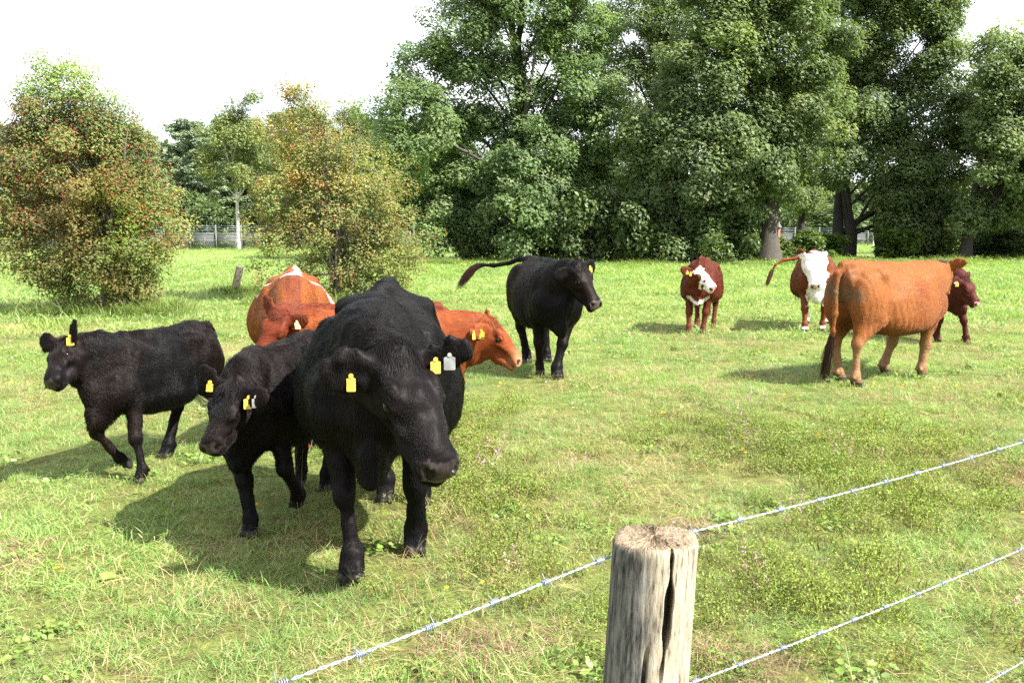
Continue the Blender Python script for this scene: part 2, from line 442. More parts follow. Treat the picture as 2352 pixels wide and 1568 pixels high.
oak((17.8, 52.0), [(1930, 90, 120), (2060, 110, 110), (2140, 200, 80), (2090, 300, 95), (1990, 250, 80, 0.6), (2000, 370, 70, 0.5), (2110, 410, 85), (2060, 490, 75), (2160, 350, 55), (2130, 510, 50), (1980, -60, 150), (1890, 200, 60, 0.7), (2110, 20, 90), (1985, 230, 85), (1990, 330, 70), (1930, 180, 70), (1930, 320, 80, 0.7), (1890, 390, 50, 0.6), (2040, 430, 50), (2150, 460, 55), (2090, 545, 35), (2180, 300, 50)], 1932, 596,
    'tall oak with twin dark trunks rising behind the tan cow', 19, cols=OAKD, n_clump=860, n_leaf=170000, trunk_r=0.42, fork=0.3, stems=2, trunk_top=0.85, bark=M_BARKD)
oak((8.6, 57.0), [(1450, 90, 90), (1440, 220, 75), (1470, 330, 70), (1420, 430, 60), (1560, 60, 90), (1500, 480, 60), (1560, 200, 80), (1430, 540, 40)], 1510, 590,
    'dark oak filling the gap between the big oak and the broad oak', 23, cols=OAKD, n_clump=330, n_leaf=70000, trunk_r=0.35, fork=0.3, bark=M_BARKD)
oak((22.2, 47.5), [(2230, 330, 45), (2210, 500, 35, 0.6), (2270, 480, 50), (2290, 150, 75), (2350, 180, 80), (2260, 260, 60), (2330, 300, 90), (2420, 260, 100), (2290, 370, 65), (2380, 400, 90), (2240, 180, 35, 0.6), (2330, 480, 60, 0.6), (2220, 420, 40, 0.5)], 2205, 598,
    'dark leaning tree with long low limbs at the right edge', 29, cols=OAKD, n_clump=380, n_leaf=80000, trunk_r=0.28, lean=(1.6, 0.3), fork=0.2, bark=M_BARKD)
oak((17.6, 59.0), [(1850, 330, 70, 0.5), (1880, 200, 80, 0.5), (1800, 260, 70, 0.5), (1860, 440, 45, 0.4)], 1862, 585,
    'slim dark oak leaning between the broad oak and the twin-trunked oak', 31, cols=OAKD, n_clump=200, n_leaf=40000, trunk_r=0.26, lean=(0.6, 0), fork=0.45, bark=M_BARKD, trunk_top=0.9)
oak((29.5, 60.0), [(2330, 300, 90), (2420, 260, 100), (2380, 420, 90), (2290, 450, 60), (2250, 480, 45), (2340, 520, 50)], 2330, 584,
    'shaded tree behind the leaning tree at the right edge', 37, cols=OAKD, n_clump=260, n_leaf=50000, trunk_r=0.22, fork=0.3, bark=M_BARKD)

# ---- shrubs and saplings under the trees: shared meshes, own labels
def shrub_proto(seed, cols, w, h=1.6, n=6500, leaf=0.11, spread=1.2):
    r_ = np.random.default_rng(seed)
    nc = 26
    C = np.stack([r_.normal(size=nc) * spread * 0.5, r_.normal(size=nc) * spread * 0.4, h * (0.15 + 0.75 * r_.random(nc))], 1)
    C[:, :2] *= (1.15 - 0.6 * C[:, 2:3] / h)
    cr = 0.38 * (0.6 + 0.8 * r_.random(nc)) * h / 1.6
    per = r_.integers(0, nc, n); d = unit(r_.normal(size=(n, 3)))
    P = C[per] + d * (cr[per] * (0.3 + 0.7 * r_.random(n) ** 0.5))[:, None]
    P[:, 2] = np.maximum(P[:, 2], 0.04)
    me = leaf_mesh(P, d * 0.8 + (0, 0, 0.7), leaf * (0.6 + 0.8 * r_.random(n)), palette(n, cols, w, r_), M_SHRUB, 'leaves', seed=seed)
    st = []
    for i in range(12):
        c = C[i]; b = np.array([c[0] * 0.15, c[1] * 0.15, -0.05])
        st.append(tube(bez(b, b + (0, 0, c[2] * 0.5), c * np.array([0.8, 0.8, 0.8]), c, 7), np.linspace(0.035, 0.008, 7), 5, 0.1, i))
    v, f = join(st)
    return me, np_mesh('stems', v, f, M_BARKD, smooth=True)
SH = [shrub_proto(61 + i, [(0.065, 0.105, 0.032), (0.095, 0.140, 0.045), (0.042, 0.072, 0.024)], [3, 2, 3], leaf=0.13) for i in range(3)]
SHL = [shrub_proto(71 + i, [(0.085, 0.140, 0.025), (0.11, 0.165, 0.035), (0.06, 0.10, 0.02)], [3, 2, 2], leaf=0.12) for i in range(2)]
def shrub(kind, x, y, sc, label, rz=0.0):
    lv, st = kind
    r0 = empty('shrub', (x, y, 0), rz); r0.scale = (sc[0], sc[1], sc[2])
    mesh_obj('leaves', lv, r0); mesh_obj('stems', st, r0)
    tag(r0, label, 'shrub', 'undergrowth below the trees')
for args in [
    (SH[0], 3.4, 45.0, (1.7, 1.3, 1.9), 'dark undergrowth shrub just right of the big oak trunk', 0.3),
    (SH[1], 6.0, 44.2, (1.9, 1.4, 1.8), 'broad dark shrub between the big oak and the dark red calf', 1.1),
    (SH[2], 8.6, 43.2, (1.8, 1.4, 1.6), 'low dense shrub behind the dark red calf with the white blaze', 2.0),
    (SH[0], 10.3, 44.6, (1.1, 1.1, 1.3), 'small shrub crowding the left side of the stout grey trunk', 2.6),
    (SH[1], -1.9, 46.5, (1.0, 1.0, 1.2), 'small shrub at the left foot of the big oak trunk', 0.7),
    (SH[2], 1.9, 49.0, (1.6, 1.2, 2.2), 'tall shaded shrub directly behind the big oak trunk', 4.0),
    (SHL[0], 14.3, 47.5, (1.4, 1.2, 0.95), 'fresh green shrub right of the stout grey trunk', 0.5),
    (SHL[1], 19.5, 49.5, (1.9, 1.3, 1.0), 'fresh green thicket right of the twin dark trunks', 1.5),
    (SHL[0], 21.9, 51.5, (1.8, 1.3, 1.1), 'fresh green thicket left of the leaning tree', 2.5),
    (SHL[1], 16.3, 50.5, (1.3, 1.2, 0.8), 'low green shrub left of the twin dark trunks', 3.4),
    (SH[0], 25.2, 49.0, (2.0, 1.3, 0.9), 'low shrub at the foot of the leaning tree, right edge', 5.2),
    (SH[1], 20.9, 53.5, (0.9, 0.9, 1.9), 'small bushy tree seen between the twin trunks and the leaning tree', 5.9),
    (SH[2], 28.0, 55.0, (2.2, 1.4, 1.5), 'shaded shrub beyond the leaning tree at the right edge', 1.9)]:
    shrub(*args)

# ---- the wood behind: pines, birches, far broadleaf trees
def pine_proto(seed, h=11.8, n=18000):
    r_ = np.random.default_rng(seed)
    P, D_, lim = [], [], []
    tr = tube(bez((0, 0, -0.2), (0.1, 0, h * 0.3), (-0.1, 0.05, h * 0.7), (0, 0, h * 0.98), 10), np.linspace(0.17, 0.02, 10), 7, 0.1, seed)
    nb = 62; cl = []
    for i in range(nb):
        z = h * (0.28 + 0.70 * i / nb); reach = (1 - (z / h - 0.28) / 0.78) ** 0.7 * 2.1 * (0.6 + 0.5 * r_.random()) + 0.25
        a = r_.random() * 6.28; e = np.array([math.cos(a) * reach, math.sin(a) * reach, z + 0.25 * reach])
        lim.append(tube(bez((0, 0, z - 0.1), (e[0] * 0.4, e[1] * 0.4, z - 0.05), e * np.array([0.8, 0.8, 1]), e, 6), np.linspace(0.035, 0.008, 6), 4, 0, i))
        for k in range(5):
            f = 0.35 + 0.65 * r_.random(); cl.append(np.array([e[0] * f, e[1] * f, z + 0.2 * reach * f]) + r_.normal(size=3) * 0.28)
    cl = np.array(cl); per = r_.integers(0, len(cl), n); d = unit(r_.normal(size=(n, 3)))
    P = cl[per] + d * (0.42 * r_.random((n, 1)) ** 0.5) * (1, 1, 0.6)
    me = leaf_mesh(P, d + (0, 0, 0.5), 0.24 * (0.6 + 0.8 * r_.random(n)), palette(n, [(0.16, 0.22, 0.13), (0.20, 0.26, 0.165), (0.12, 0.175, 0.10)], [3, 2, 2], r_), M_PINE, 'crown', aspect=0.4, seed=seed, tri=True)
    v, f = join(lim)
    return me, np_mesh('trunk', *tr, M_BARKP, smooth=True), np_mesh('branches', v, f, M_BARKP, smooth=True)
PN = [pine_proto(81), pine_proto(82), pine_proto(83)]
def pine(i, x, y, sc, rz, label):
    r0 = empty('pine_tree', (x, y, 0), rz); r0.scale = (sc * 1.5, sc * 1.5, sc)
    for nm, me in zip(('crown', 'trunk', 'branches'), PN[i % 3]): mesh_obj(nm, me, r0)
    tag(r0, label, 'pine', 'pines behind the mesh fence')
r_ = np.random.default_rng(99)
pines = [(-49, 92, 0.98), (-45.5, 96, 1.0), (-42, 91, 0.9), (-38.5, 95, 1.02), (-34.5, 90, 0.92), (-31.2, 94, 0.98), (-28.6, 89, 0.90), (-26.2, 92, 1.02), (-20.6, 93, 1.05), (-17.6, 90, 1.0), (-14.8, 95, 1.05), (-11.6, 92, 1.0), (-8.5, 96, 1.08), (-5.0, 93, 1.0)]
where = ['leftmost pine behind the berry-laden hawthorn', 'second pine from the left edge, behind the hawthorn', 'third pine from the left edge, behind the hawthorn', 'tall pine behind the middle of the berry-laden hawthorn', 'pine just left of centre behind the berry-laden hawthorn', 'pine showing at the right shoulder of the berry-laden hawthorn',
         'pine clear of the hawthorn, left of the birch', 'tallest pine just left of the white birch trunk', 'pine right behind the white birch', 'pine behind the left side of the airy hawthorn', 'pine behind the top of the airy hawthorn', 'pine behind the right side of the airy hawthorn', 'pine between the airy hawthorn and the big oak', 'pine hidden mostly by the left flank of the big oak']
for i, ((x, y, sc), lab) in enumerate(zip(pines, where)):
    pine(i, x, y, sc * (0.97 + 0.06 * r_.random()), r_.random() * 6, lab)

BIRC = [(0.14, 0.18, 0.055), (0.175, 0.21, 0.07), (0.105, 0.145, 0.045)]
def birch(x, y, blobs, u0, v0, label, seed, n=11000, tr=0.165, **kw):
    m = y / 2212.0
    return make_tree('birch_tree', (x, y), px_blobs(blobs, u0, v0, m), 150, n * 2, 0.14, 0.55, BIRC, [3, 2, 2], M_BIRCH, M_BARKB, tr, tri=True, seed=seed, label=label, group='birches behind the meadow', twig_r=0.012, limb_n=7, depth=0.8, flat=0.9, droop=0.25, fork=0.5, trunk_top=0.95, **kw)
birch(-20.9, 74.0, [(590, 262, 45), (560, 310, 52), (615, 340, 50), (515, 380, 42, 0.7), (590, 400, 45, 0.5), (500, 330, 38, 0.7), (620, 440, 35, 0.4), (500, 440, 30, 0.4)], 556, 572, 'white-trunked birch standing at the fence between the two hawthorns', 43)
birch(-12.6, 80.0, [(815, 275, 35), (830, 330, 40), (800, 340, 40), (820, 400, 40)], 818, 569, 'pale birch whose top shows between the airy hawthorn and the big oak', 47, n=9000, tr=0.12)
birch(-17.6, 82.0, [(650, 300, 40), (680, 350, 45), (640, 380, 40), (690, 420, 40), (650, 450, 40)], 665, 568, 'slim birch behind the left flank of the airy hawthorn', 53, n=9000, tr=0.12)

FARC = [(0.085, 0.130, 0.050), (0.115, 0.160, 0.065), (0.060, 0.100, 0.038)]
def far_proto(seed, h=5.5, n=7000):
    return shrub_proto(seed, FARC, [3, 2, 2], h=h, n=n, leaf=0.34, spread=h * 0.75)
FP = [far_proto(91), far_proto(92)]
def far_tree(i, x, y, sc, rz, label):
    lv, st = FP[i % 2]
    r0 = empty('broadleaf_tree', (x, y, 0), rz); r0.scale = sc
    mesh_obj('crown', lv, r0); mesh_obj('trunk', st, r0)
    tag(r0, label, 'tree', 'low trees at the edge of the far wood')
left_lab = ['low dark tree at the wood edge, left picture edge', 'low dark tree at the wood edge behind the berry-laden hawthorn', 'second low tree behind the berry-laden hawthorn', 'third low tree behind the berry-laden hawthorn', 'round dark tree left of the birch trunk behind the fence', 'dark broadleaf tree directly behind the birch trunk', 'low tree right of the birch trunk behind the fence', 'low tree behind the left of the airy hawthorn', 'low tree behind the middle of the airy hawthorn', 'low tree behind the right of the airy hawthorn', 'low tree left of the big oak trunk behind the fence']
for i, lab in enumerate(left_lab):
    far_tree(i, -46 + i * 4.2, 83 + 2.5 * math.sin(i * 2.1), (0.95 + 0.15 * math.sin(i), 0.8, 0.75 + 0.12 * math.cos(i * 1.7)), i * 1.3, lab)
right_lab = ['far tree of the back wood behind the big oak trunk', 'far tree of the back wood right of the big oak trunk', 'far tree in the gap left of the stout grey trunk', 'far tree directly behind the stout grey trunk', 'far tree seen between the stout and the slim dark trunk', 'far tree behind the twin dark trunks', 'far tree seen right of the twin dark trunks', 'far tree behind the white pole', 'far tree behind the leaning trunk', 'far tree right of the leaning trunk', 'rightmost far tree of the back wood']
for i, lab in enumerate(right_lab):
    far_tree(i, 0.5 + i * 5.4, 104 + 5 * math.sin(i * 1.9), (1.35 + 0.2 * math.sin(i * 2.3), 0.9, 0.72 + 0.16 * math.cos(i * 1.3)), i * 2.1, lab)

# ---- the mass of the wood far behind, where no single tree can be told apart
r_ = np.random.default_rng(404)
n = 95000
wx = -170 + 330 * r_.random(n)
topz = np.where(wx < 2, 12.3, 7.0) + 1.1 * np.sin(wx * 0.31) + 0.8 * np.sin(wx * 0.83 + 1) + 0.5 * np.sin(wx * 2.1)
wz = topz * r_.random(n) ** 0.7
P = np.stack([wx, 118 + 6 * r_.random(n) - 3 * (wz / topz), wz], 1)
wood = mesh_obj('far_wood', leaf_mesh(P, np.array([0.1, -0.8, 0.5]) + 0 * P, 0.75 * (0.6 + 0.8 * r_.random(n)), palette(n, FARC, [3, 2, 2], r_), M_PINE, 'far_wood', seed=404))
tag(wood, 'distant wood closing off the meadow behind the mesh fence', 'wood', kind='stuff')
# ------------------------------------------------------------------ cattle: a signed-distance body turned into one continuous mesh
class Field:
    def __init__(s, lo, hi, h):
        s.h = h; s.lo = np.asarray(lo, float)
        n = np.ceil((np.asarray(hi) - s.lo) / h).astype(int) + 1
        s.ax = [s.lo[i] + h * np.arange(n[i]) for i in range(3)]
        s.D = np.full(n, 1.0, np.float32)
    def box(s, lo, hi):
        sl = []
        for i in range(3):
            a = int(max(0, math.floor((lo[i] - s.lo[i]) / s.h)))
            b = int(min(s.D.shape[i], math.ceil((hi[i] - s.lo[i]) / s.h) + 1))
            if b <= a: return None
            sl.append(slice(a, b))
        return tuple(sl)
    def grid(s, sl):
        return (s.ax[0][sl[0]][:, None, None], s.ax[1][sl[1]][None, :, None], s.ax[2][sl[2]][None, None, :])
    def blend(s, sl, d, k, sub=False):
        A = s.D[sl]
        if sub:
            d = -d; hh = np.clip(0.5 - 0.5 * (A - d) / k, 0, 1)
            s.D[sl] = A * (1 - hh) + d * hh + k * hh * (1 - hh)
        else:
            hh = np.clip(0.5 + 0.5 * (A - d) / k, 0, 1)
            s.D[sl] = A * (1 - hh) + d * hh - k * hh * (1 - hh)
    def cap(s, p0, p1, r0, r1, up=(0, 0, 1), k=0.03, sub=False):
        """tapered elliptical capsule; r = (side, up) radii at each end"""
        p0 = np.asarray(p0, float); p1 = np.asarray(p1, float)
        if np.isscalar(r0): r0 = (r0, r0)
        if np.isscalar(r1): r1 = (r1, r1)
        R = max(*r0, *r1) + k + 2 * s.h
        sl = s.box(np.minimum(p0, p1) - R, np.maximum(p0, p1) + R)
        if sl is None: return
        X, Y, Z = s.grid(sl)
        ax = p1 - p0; L = np.linalg.norm(ax)
        if L < 1e-6: ax = np.array([1.0, 0, 0]); d = ax; L = 1e-6
        else: d = ax / L
        upv = np.asarray(up, float); upv = upv - d * np.dot(upv, d)
        if np.linalg.norm(upv) < 1e-3:
            upv = np.array([1.0, 0, 0]) - d * d[0]
        upv /= np.linalg.norm(upv); sd = np.cross(d, upv)
        qx, qy, qz = X - p0[0], Y - p0[1], Z - p0[2]
        l = qx * d[0] + qy * d[1] + qz * d[2]
        t = np.clip(l / L, 0, 1); le = l - t * L
        u = qx * upv[0] + qy * upv[1] + qz * upv[2]
        w = qx * sd[0] + qy * sd[1] + qz * sd[2]
        a = r0[0] + (r1[0] - r0[0]) * t; b = r0[1] + (r1[1] - r0[1]) * t
        c = np.minimum(a, b)
        q = np.sqrt((w / a) ** 2 + (u / b) ** 2 + (le / c) ** 2)
        s.blend(sl, ((q - 1) * c).astype(np.float32), k, sub)
    def ell(s, c, r, rot=None, k=0.03, sub=False):
        """ellipsoid; rot = 3x3 whose rows are its axes"""
        c = np.asarray(c, float); R = max(r) + k + 2 * s.h
        sl = s.box(c - R, c + R)
        if sl is None: return
        X, Y, Z = s.grid(sl)
        q = [X - c[0], Y - c[1], Z - c[2]]
        if rot is None: rot = np.eye(3)
        acc = 0
        for i in range(3):
            acc = acc + ((q[0] * rot[i][0] + q[1] * rot[i][1] + q[2] * rot[i][2]) / r[i]) ** 2
        s.blend(sl, ((np.sqrt(acc) - 1) * min(r)).astype(np.float32), k, sub)
    def mesh(s, smooth=2):
        D, h = s.D, s.h
        ins = D < 0
        cnt = sum(ins[i:D.shape[0] - 1 + i, j:D.shape[1] - 1 + j, k:D.shape[2] - 1 + k].astype(np.int8) for i in (0, 1) for j in (0, 1) for k in (0, 1))
        act = (cnt > 0) & (cnt < 8)
        idx = np.argwhere(act)
        cor = [(i, j, k) for i in (0, 1) for j in (0, 1) for k in (0, 1)]
        vals = [D[idx[:, 0] + c[0], idx[:, 1] + c[1], idx[:, 2] + c[2]] for c in cor]
        acc = np.zeros((len(idx), 3)); num = np.zeros(len(idx))
        for a in range(8):
            for b in range(a + 1, 8):
                if sum(abs(cor[a][q] - cor[b][q]) for q in range(3)) != 1: continue
                va, vb = vals[a], vals[b]
                m = (va < 0) != (vb < 0)
                t = np.where(m, va / np.where(m, va - vb, 1), 0)
                p = np.array(cor[a]) + (np.array(cor[b]) - np.array(cor[a])) * t[:, None]
                acc += p * m[:, None]; num += m
        V = (idx + acc / num[:, None]) * h + s.lo
        vid = np.full(act.shape, -1, np.int64); vid[act] = np.arange(len(idx))
        Q = []
        for axn in range(3):
            e = [slice(1, -1)] * 3; e[axn] = slice(0, -1)
            e2 = list(e); e2[axn] = slice(1, None)
            A, B = ins[tuple(e)], ins[tuple(e2)]
            for flip in (False, True):
                m = (A & ~B) if not flip else (~A & B)
                g = np.argwhere(m)
                if not len(g): continue
                for q in range(3):
                    if q != axn: g[:, q] += 1
                u, v = [(1, 2), (2, 0), (0, 1)][axn]
                quad = []
                for du, dv in ((1, 1), (0, 1), (0, 0), (1, 0)):
                    gg = g.copy(); gg[:, u] -= du; gg[:, v] -= dv
                    quad.append(vid[gg[:, 0], gg[:, 1], gg[:, 2]])
                quad = np.stack(quad, 1)
                Q.append(quad[:, ::-1] if flip else quad)
        F = np.concatenate(Q)
        F = F[(F >= 0).all(1)]
        for _ in range(smooth):
            S = np.zeros_like(V); N = np.zeros(len(V))
            for a, b in ((0, 1), (1, 2), (2, 3), (3, 0)):
                for x, y in ((a, b), (b, a)):
                    for q in range(3): S[:, q] += np.bincount(F[:, x], V[F[:, y], q], len(V))
                    N += np.bincount(F[:, x], minlength=len(V))
            ok = N > 0
            V[ok] = 0.45 * V[ok] + 0.55 * S[ok] / N[ok][:, None]
        return V, F

def vnormals(V, F):
    fn = np.cross(V[F[:, 2]] - V[F[:, 0]], V[F[:, 3]] - V[F[:, 1]])
    N = np.zeros_like(V)
    for k in range(4):
        for q in range(3): N[:, q] += np.bincount(F[:, k], fn[:, q], len(V))
    return unit(N)

# ---- materials of the animals
def hide_mat():
    t = NT('cattle_hide')
    at = t.new('ShaderNodeAttribute', attribute_name='col')
    gl = t.new('ShaderNodeAttribute', attribute_name='gloss')
    tc = t.new('ShaderNodeTexCoord')
    nz = t.new('ShaderNodeTexNoise', Scale=60.0, Detail=4.0)
    mp = t.new('ShaderNodeMapping'); mp.inputs['Scale'].default_value = (0.35, 1.0, 1.0)
    t.link(tc.outputs['Object'], mp.inputs['Vector']); t.link(mp.outputs['Vector'], nz.inputs['Vector'])
    r = t.ramp(nz.outputs['Fac'], [(0.3, (0.7, 0.7, 0.7)), (0.7, (1.2, 1.2, 1.2))])
    c = t.mix(1.0, at.outputs['Color'], r.outputs['Color'], 'MULTIPLY')
    b = t.new('ShaderNodeBsdfPrincipled')
    t.link(c.outputs['Color'], b.inputs['Base Color'])
    ro = t.new('ShaderNodeMapRange'); ro.inputs['To Min'].default_value = 0.5; ro.inputs['To Max'].default_value = 0.3
    t.link(gl.outputs['Fac'], ro.inputs['Value']); t.link(ro.outputs['Result'], b.inputs['Roughness'])
    sp = t.new('ShaderNodeMapRange'); sp.inputs['To Min'].default_value = 0.07; sp.inputs['To Max'].default_value = 0.35
    t.link(gl.outputs['Fac'], sp.inputs['Value']); t.link(sp.outputs['Result'], b.inputs['Specular IOR Level'])
    bp = t.new('ShaderNodeBump', Strength=0.45, Distance=0.006)
    t.link(nz.outputs['Fac'], bp.inputs['Height']); t.link(bp.outputs['Normal'], b.inputs['Normal'])
    t.link(b.outputs['BSDF'], t.out.inputs['Surface'])
    return t.m

def fur_mat():
    t = NT('cattle_fur')
    at = t.new('ShaderNodeAttribute', attribute_name='col')
    b = t.new('ShaderNodeBsdfPrincipled', Roughness=0.5)
    b.inputs['Specular IOR Level'].default_value = 0.2
    t.link(at.outputs['Color'], b.inputs['Base Color'])
    t.link(b.outputs['BSDF'], t.out.inputs['Surface'])
    return t.m

M_HIDE, M_FUR = hide_mat(), fur_mat()
M_EYE = plain_mat('eye_dark', (0.010, 0.006, 0.005), 0.12, 0, 0.35)
M_TAG = plain_mat('tag_yellow', (0.55, 0.40, 0.045), 0.5, noise=(45, 0.35))
M_TAGW = plain_mat('tag_grey', (0.17, 0.17, 0.17), 0.35, noise=(25, 0.3))
M_RIVET = plain_mat('tag_rivet', (0.55, 0.5, 0.4), 0.3, 0.8)
M_INK = plain_mat('tag_ink', (0.015, 0.015, 0.015), 0.6)

TX = np.array([-0.84, -0.80, -0.72, -0.60, -0.45, -0.20, 0.08, 0.32, 0.50, 0.64, 0.75, 0.83, 0.87])
TT = np.array([1.10, 1.19, 1.26, 1.295, 1.30, 1.275, 1.26, 1.265, 1.28, 1.19, 1.06, 0.96, 0.90])
TB = np.array([1.00, 0.88, 0.76, 0.68, 0.62, 0.545, 0.515, 0.53, 0.55, 0.57, 0.62, 0.70, 0.78])
TW = np.array([0.03, 0.13, 0.20, 0.255, 0.285, 0.350, 0.405, 0.375, 0.300, 0.235, 0.17, 0.10, 0.04])

def build_cow(name, spec):
    """spec: loc(x,y) heading(hx,hy) s poll muz [world] feet{...} coat(fn) ..."""
    s = spec['s']; hv = unit(np.array(spec['heading'], float)); lf = np.array([-hv[1], hv[0]])
    loc = np.array(spec['loc'], float)
    def loc3(p):
        d = np.asarray(p[:2], float) - loc
        return np.array([d @ hv, d @ lf, p[2] if len(p) > 2 else 0.0])
    def vec3(v):
        v = np.asarray(v, float); return np.array([v[:2] @ hv, v[:2] @ lf, v[2]])
    calf = spec.get('calf', 0.0)             # 0 adult .. 1 calf
    wide = spec.get('wide', 1.0) * (1 - 0.2 * calf)
    lift = 0.10 * calf
    hs = spec.get('hs', s)
    vox = spec.get('vox', 0.014)
    seed = spec.get('seed', 1)
    # ---- head frame
    poll, muz = loc3(spec['poll']), loc3(spec['muz'])
    Fv = unit(muz - poll)
    Uh = vec3(spec['U']) if 'U' in spec else np.array([0.6, 0, 1.0])
    Uv = unit(Uh - Fv * (Uh @ Fv)); Sv = np.cross(Uv, Fv)      # Sv: the animal's left
    HR = np.stack([Fv, Sv, Uv])
    fs = spec.get('fs', 1.0 - 0.12 * calf)       # calves have shorter faces
    def H(f, l, u): return poll + hs * (f * fs * Fv + l * Sv + u * Uv)
    # ---- ears (direction in head coordinates f, l, u)
    ears = spec.get('ears', {1: (-0.12, 1.0, -0.02), -1: (-0.12, -1.0, -0.02)})
    if 'ears_w' in spec: ears = {sd: tuple(HR @ vec3(v)) for sd, v in spec['ears_w'].items()}
    tail = [np.asarray(q, float) * s for q in spec.get('tail_local', [(-0.80, 0, 1.25), (-0.88, 0, 1.19), (-0.91, 0.01, 1.0), (-0.90, 0.02, 0.75), (-0.89, 0.02, 0.55)])]
    if 'tail' in spec: tail = [np.array([-0.78, 0, 1.25]) * s] + [loc3(q) for q in spec['tail']]
    # ---- grid
    pts = [np.array([-0.95, -0.5 * max(wide, 1), 0]) * s, np.array([0.95, 0.5 * max(wide, 1), 1.42]) * s, H(0.62, 0, 0), poll] + tail
    for sd, dv in ears.items(): pts.append(H(0.02, 0.1 * sd, 0) + hs * 0.24 * unit(np.array(dv) @ HR))
    feet = {}
    for key, dx, dy in (('FL', 0.54, 0.17), ('FR', 0.54, -0.17), ('HL', -0.64, 0.18), ('HR', -0.64, -0.18)):
        d0 = np.array([dx * s, dy * s * (1 - 0.1 * calf), 0.0])
        if key in spec.get('feet', {}):
            q = spec['feet'][key]; d0 = loc3(q)
        feet[key] = d0; pts.append(d0)
    pts = np.array(pts)
    lo = pts.min(0) - 0.16 * s; hi = pts.max(0) + 0.16 * s; lo[2] = -0.02
    fd = Field(lo, hi, vox)
    # ---- trunk
    X, Y, Z = (a.astype(np.float32) for a in np.meshgrid(*fd.ax, indexing='ij', sparse=True))
    x = fd.ax[0] / s
    zt = np.interp(x, TX, TT) + spec.get('hump', 0.0) * np.exp(-((x - 0.45) / 0.15) ** 2)
    zb = np.interp(x, TX, TB) + lift * np.exp(-((x - 0.0) / 0.6) ** 2) * 0.9
    tw = np.interp(x, TX, TW) * wide
    for _ in range(3):
        kw = max(1, int(0.05 * s / vox)); ker = np.ones(2 * kw + 1) / (2 * kw + 1)
        zt, zb, tw = (np.convolve(np.pad(v, kw, mode='edge'), ker, 'valid') for v in (zt, zb, tw))
    inr = (x > TX[0]) & (x < TX[-1])
    i0, i1 = np.argmax(inr), len(x) - np.argmax(inr[::-1])
    sl = (slice(i0, i1), slice(None), slice(None))
    zt, zb, tw = (v[i0:i1][:, None, None] * s for v in (zt, zb, tw))
    zc = (zt + zb) / 2; hz = (zt - zb) / 2
    rel = np.clip((Z - zc) / hz, -1.3, 1.3)
    ww = tw * (1 - 0.20 * rel - 0.10 * np.maximum(rel, 0) ** 2)
    q = ((np.abs(Y) / ww) ** 2.25 + np.abs(rel) ** 2.25) ** (1 / 2.25)
    d = (q - 1) * np.minimum(tw, hz)
    fd.blend(sl, d.astype(np.float32), 0.01)
    def A(p): return np.asarray(p, float) * s
    k = 0.05 * s
    fd.cap(A((-0.50, 0, 1.275)), A((-0.79, 0, 1.25)), (0.05 * s, 0.05 * s), (0.035 * s, 0.045 * s), k=0.06 * s)
    if calf < 0.5: fd.ell(A((-0.70, 0, 1.29)), A((0.09, 0.05, 0.035)), k=0.06 * s)
    fd.cap(A((-0.50, 0, 1.27)), A((0.45, 0, 1.27)), 0.03 * s, 0.035 * s, k=0.07 * s)
    lv = lift * 0.4
    for sd in (1, -1):
        hk_ = spec.get('hooks', 1)
        if hk_: fd.ell(A((-0.43, sd * 0.215 * wide * (1 + 0.05 * (hk_ - 1)), 1.175)), A((0.08, 0.05 * hk_, 0.05 * hk_)), k=0.11 * s)     # hook bones
        fd.ell(A((-0.78, sd * 0.10 * wide, 1.13)), A((0.06, 0.05, 0.07)), k=0.07 * s)        # pin bones
        fd.ell(A((0.44, sd * 0.225 * wide, 0.94)), A((0.17, 0.08, 0.25)), np.array([[0.95, 0, 0.3], [0, 1, 0], [-0.3, 0, 0.95]]), k=0.06 * s)
        fd.ell(A((0.66, sd * 0.17 * wide, 0.84)), A((0.10, 0.10, 0.15)), k=0.07 * s)         # point of shoulder
        fd.ell(A((-0.60, sd * 0.175 * wide, 0.92)), A((0.21, 0.135, 0.31)), k=0.045 * s)      # thigh
        fd.ell(A((0.03, sd * 0.16 * wide, 0.66 + lv)), A((0.40, 0.20, 0.14)), k=0.08 * s)    # belly
    for sd in (1, -1):
        fd.ell(A((-0.27, sd * 0.43 * wide, 1.08)), A((0.12, 0.13, 0.13)), k=0.09 * s, sub=True)     # hollow of the flank
        fd.cap(A((-0.40, sd * 0.20 * wide, 0.74)), A((-0.18, sd * 0.22 * wide, 0.66 + lv)), (0.03 * s, 0.06 * s), (0.02 * s, 0.04 * s), k=0.06 * s)   # flank fold
    fd.ell(A((0.70, 0, 0.60 + lv)), A((0.13, 0.085, 0.13)), k=0.09 * s)                      # brisket
    if spec.get('dewlap', 0):
        fd.cap(A((0.78, 0, 0.74)), A((0.74, 0, 0.50)), (0.03 * s, 0.09 * s), (0.02 * s, 0.06 * s), up=(1, 0, 0), k=0.06 * s)
    # ---- legs
    lf_ = 0.9 + 0.05 * (1 - calf)
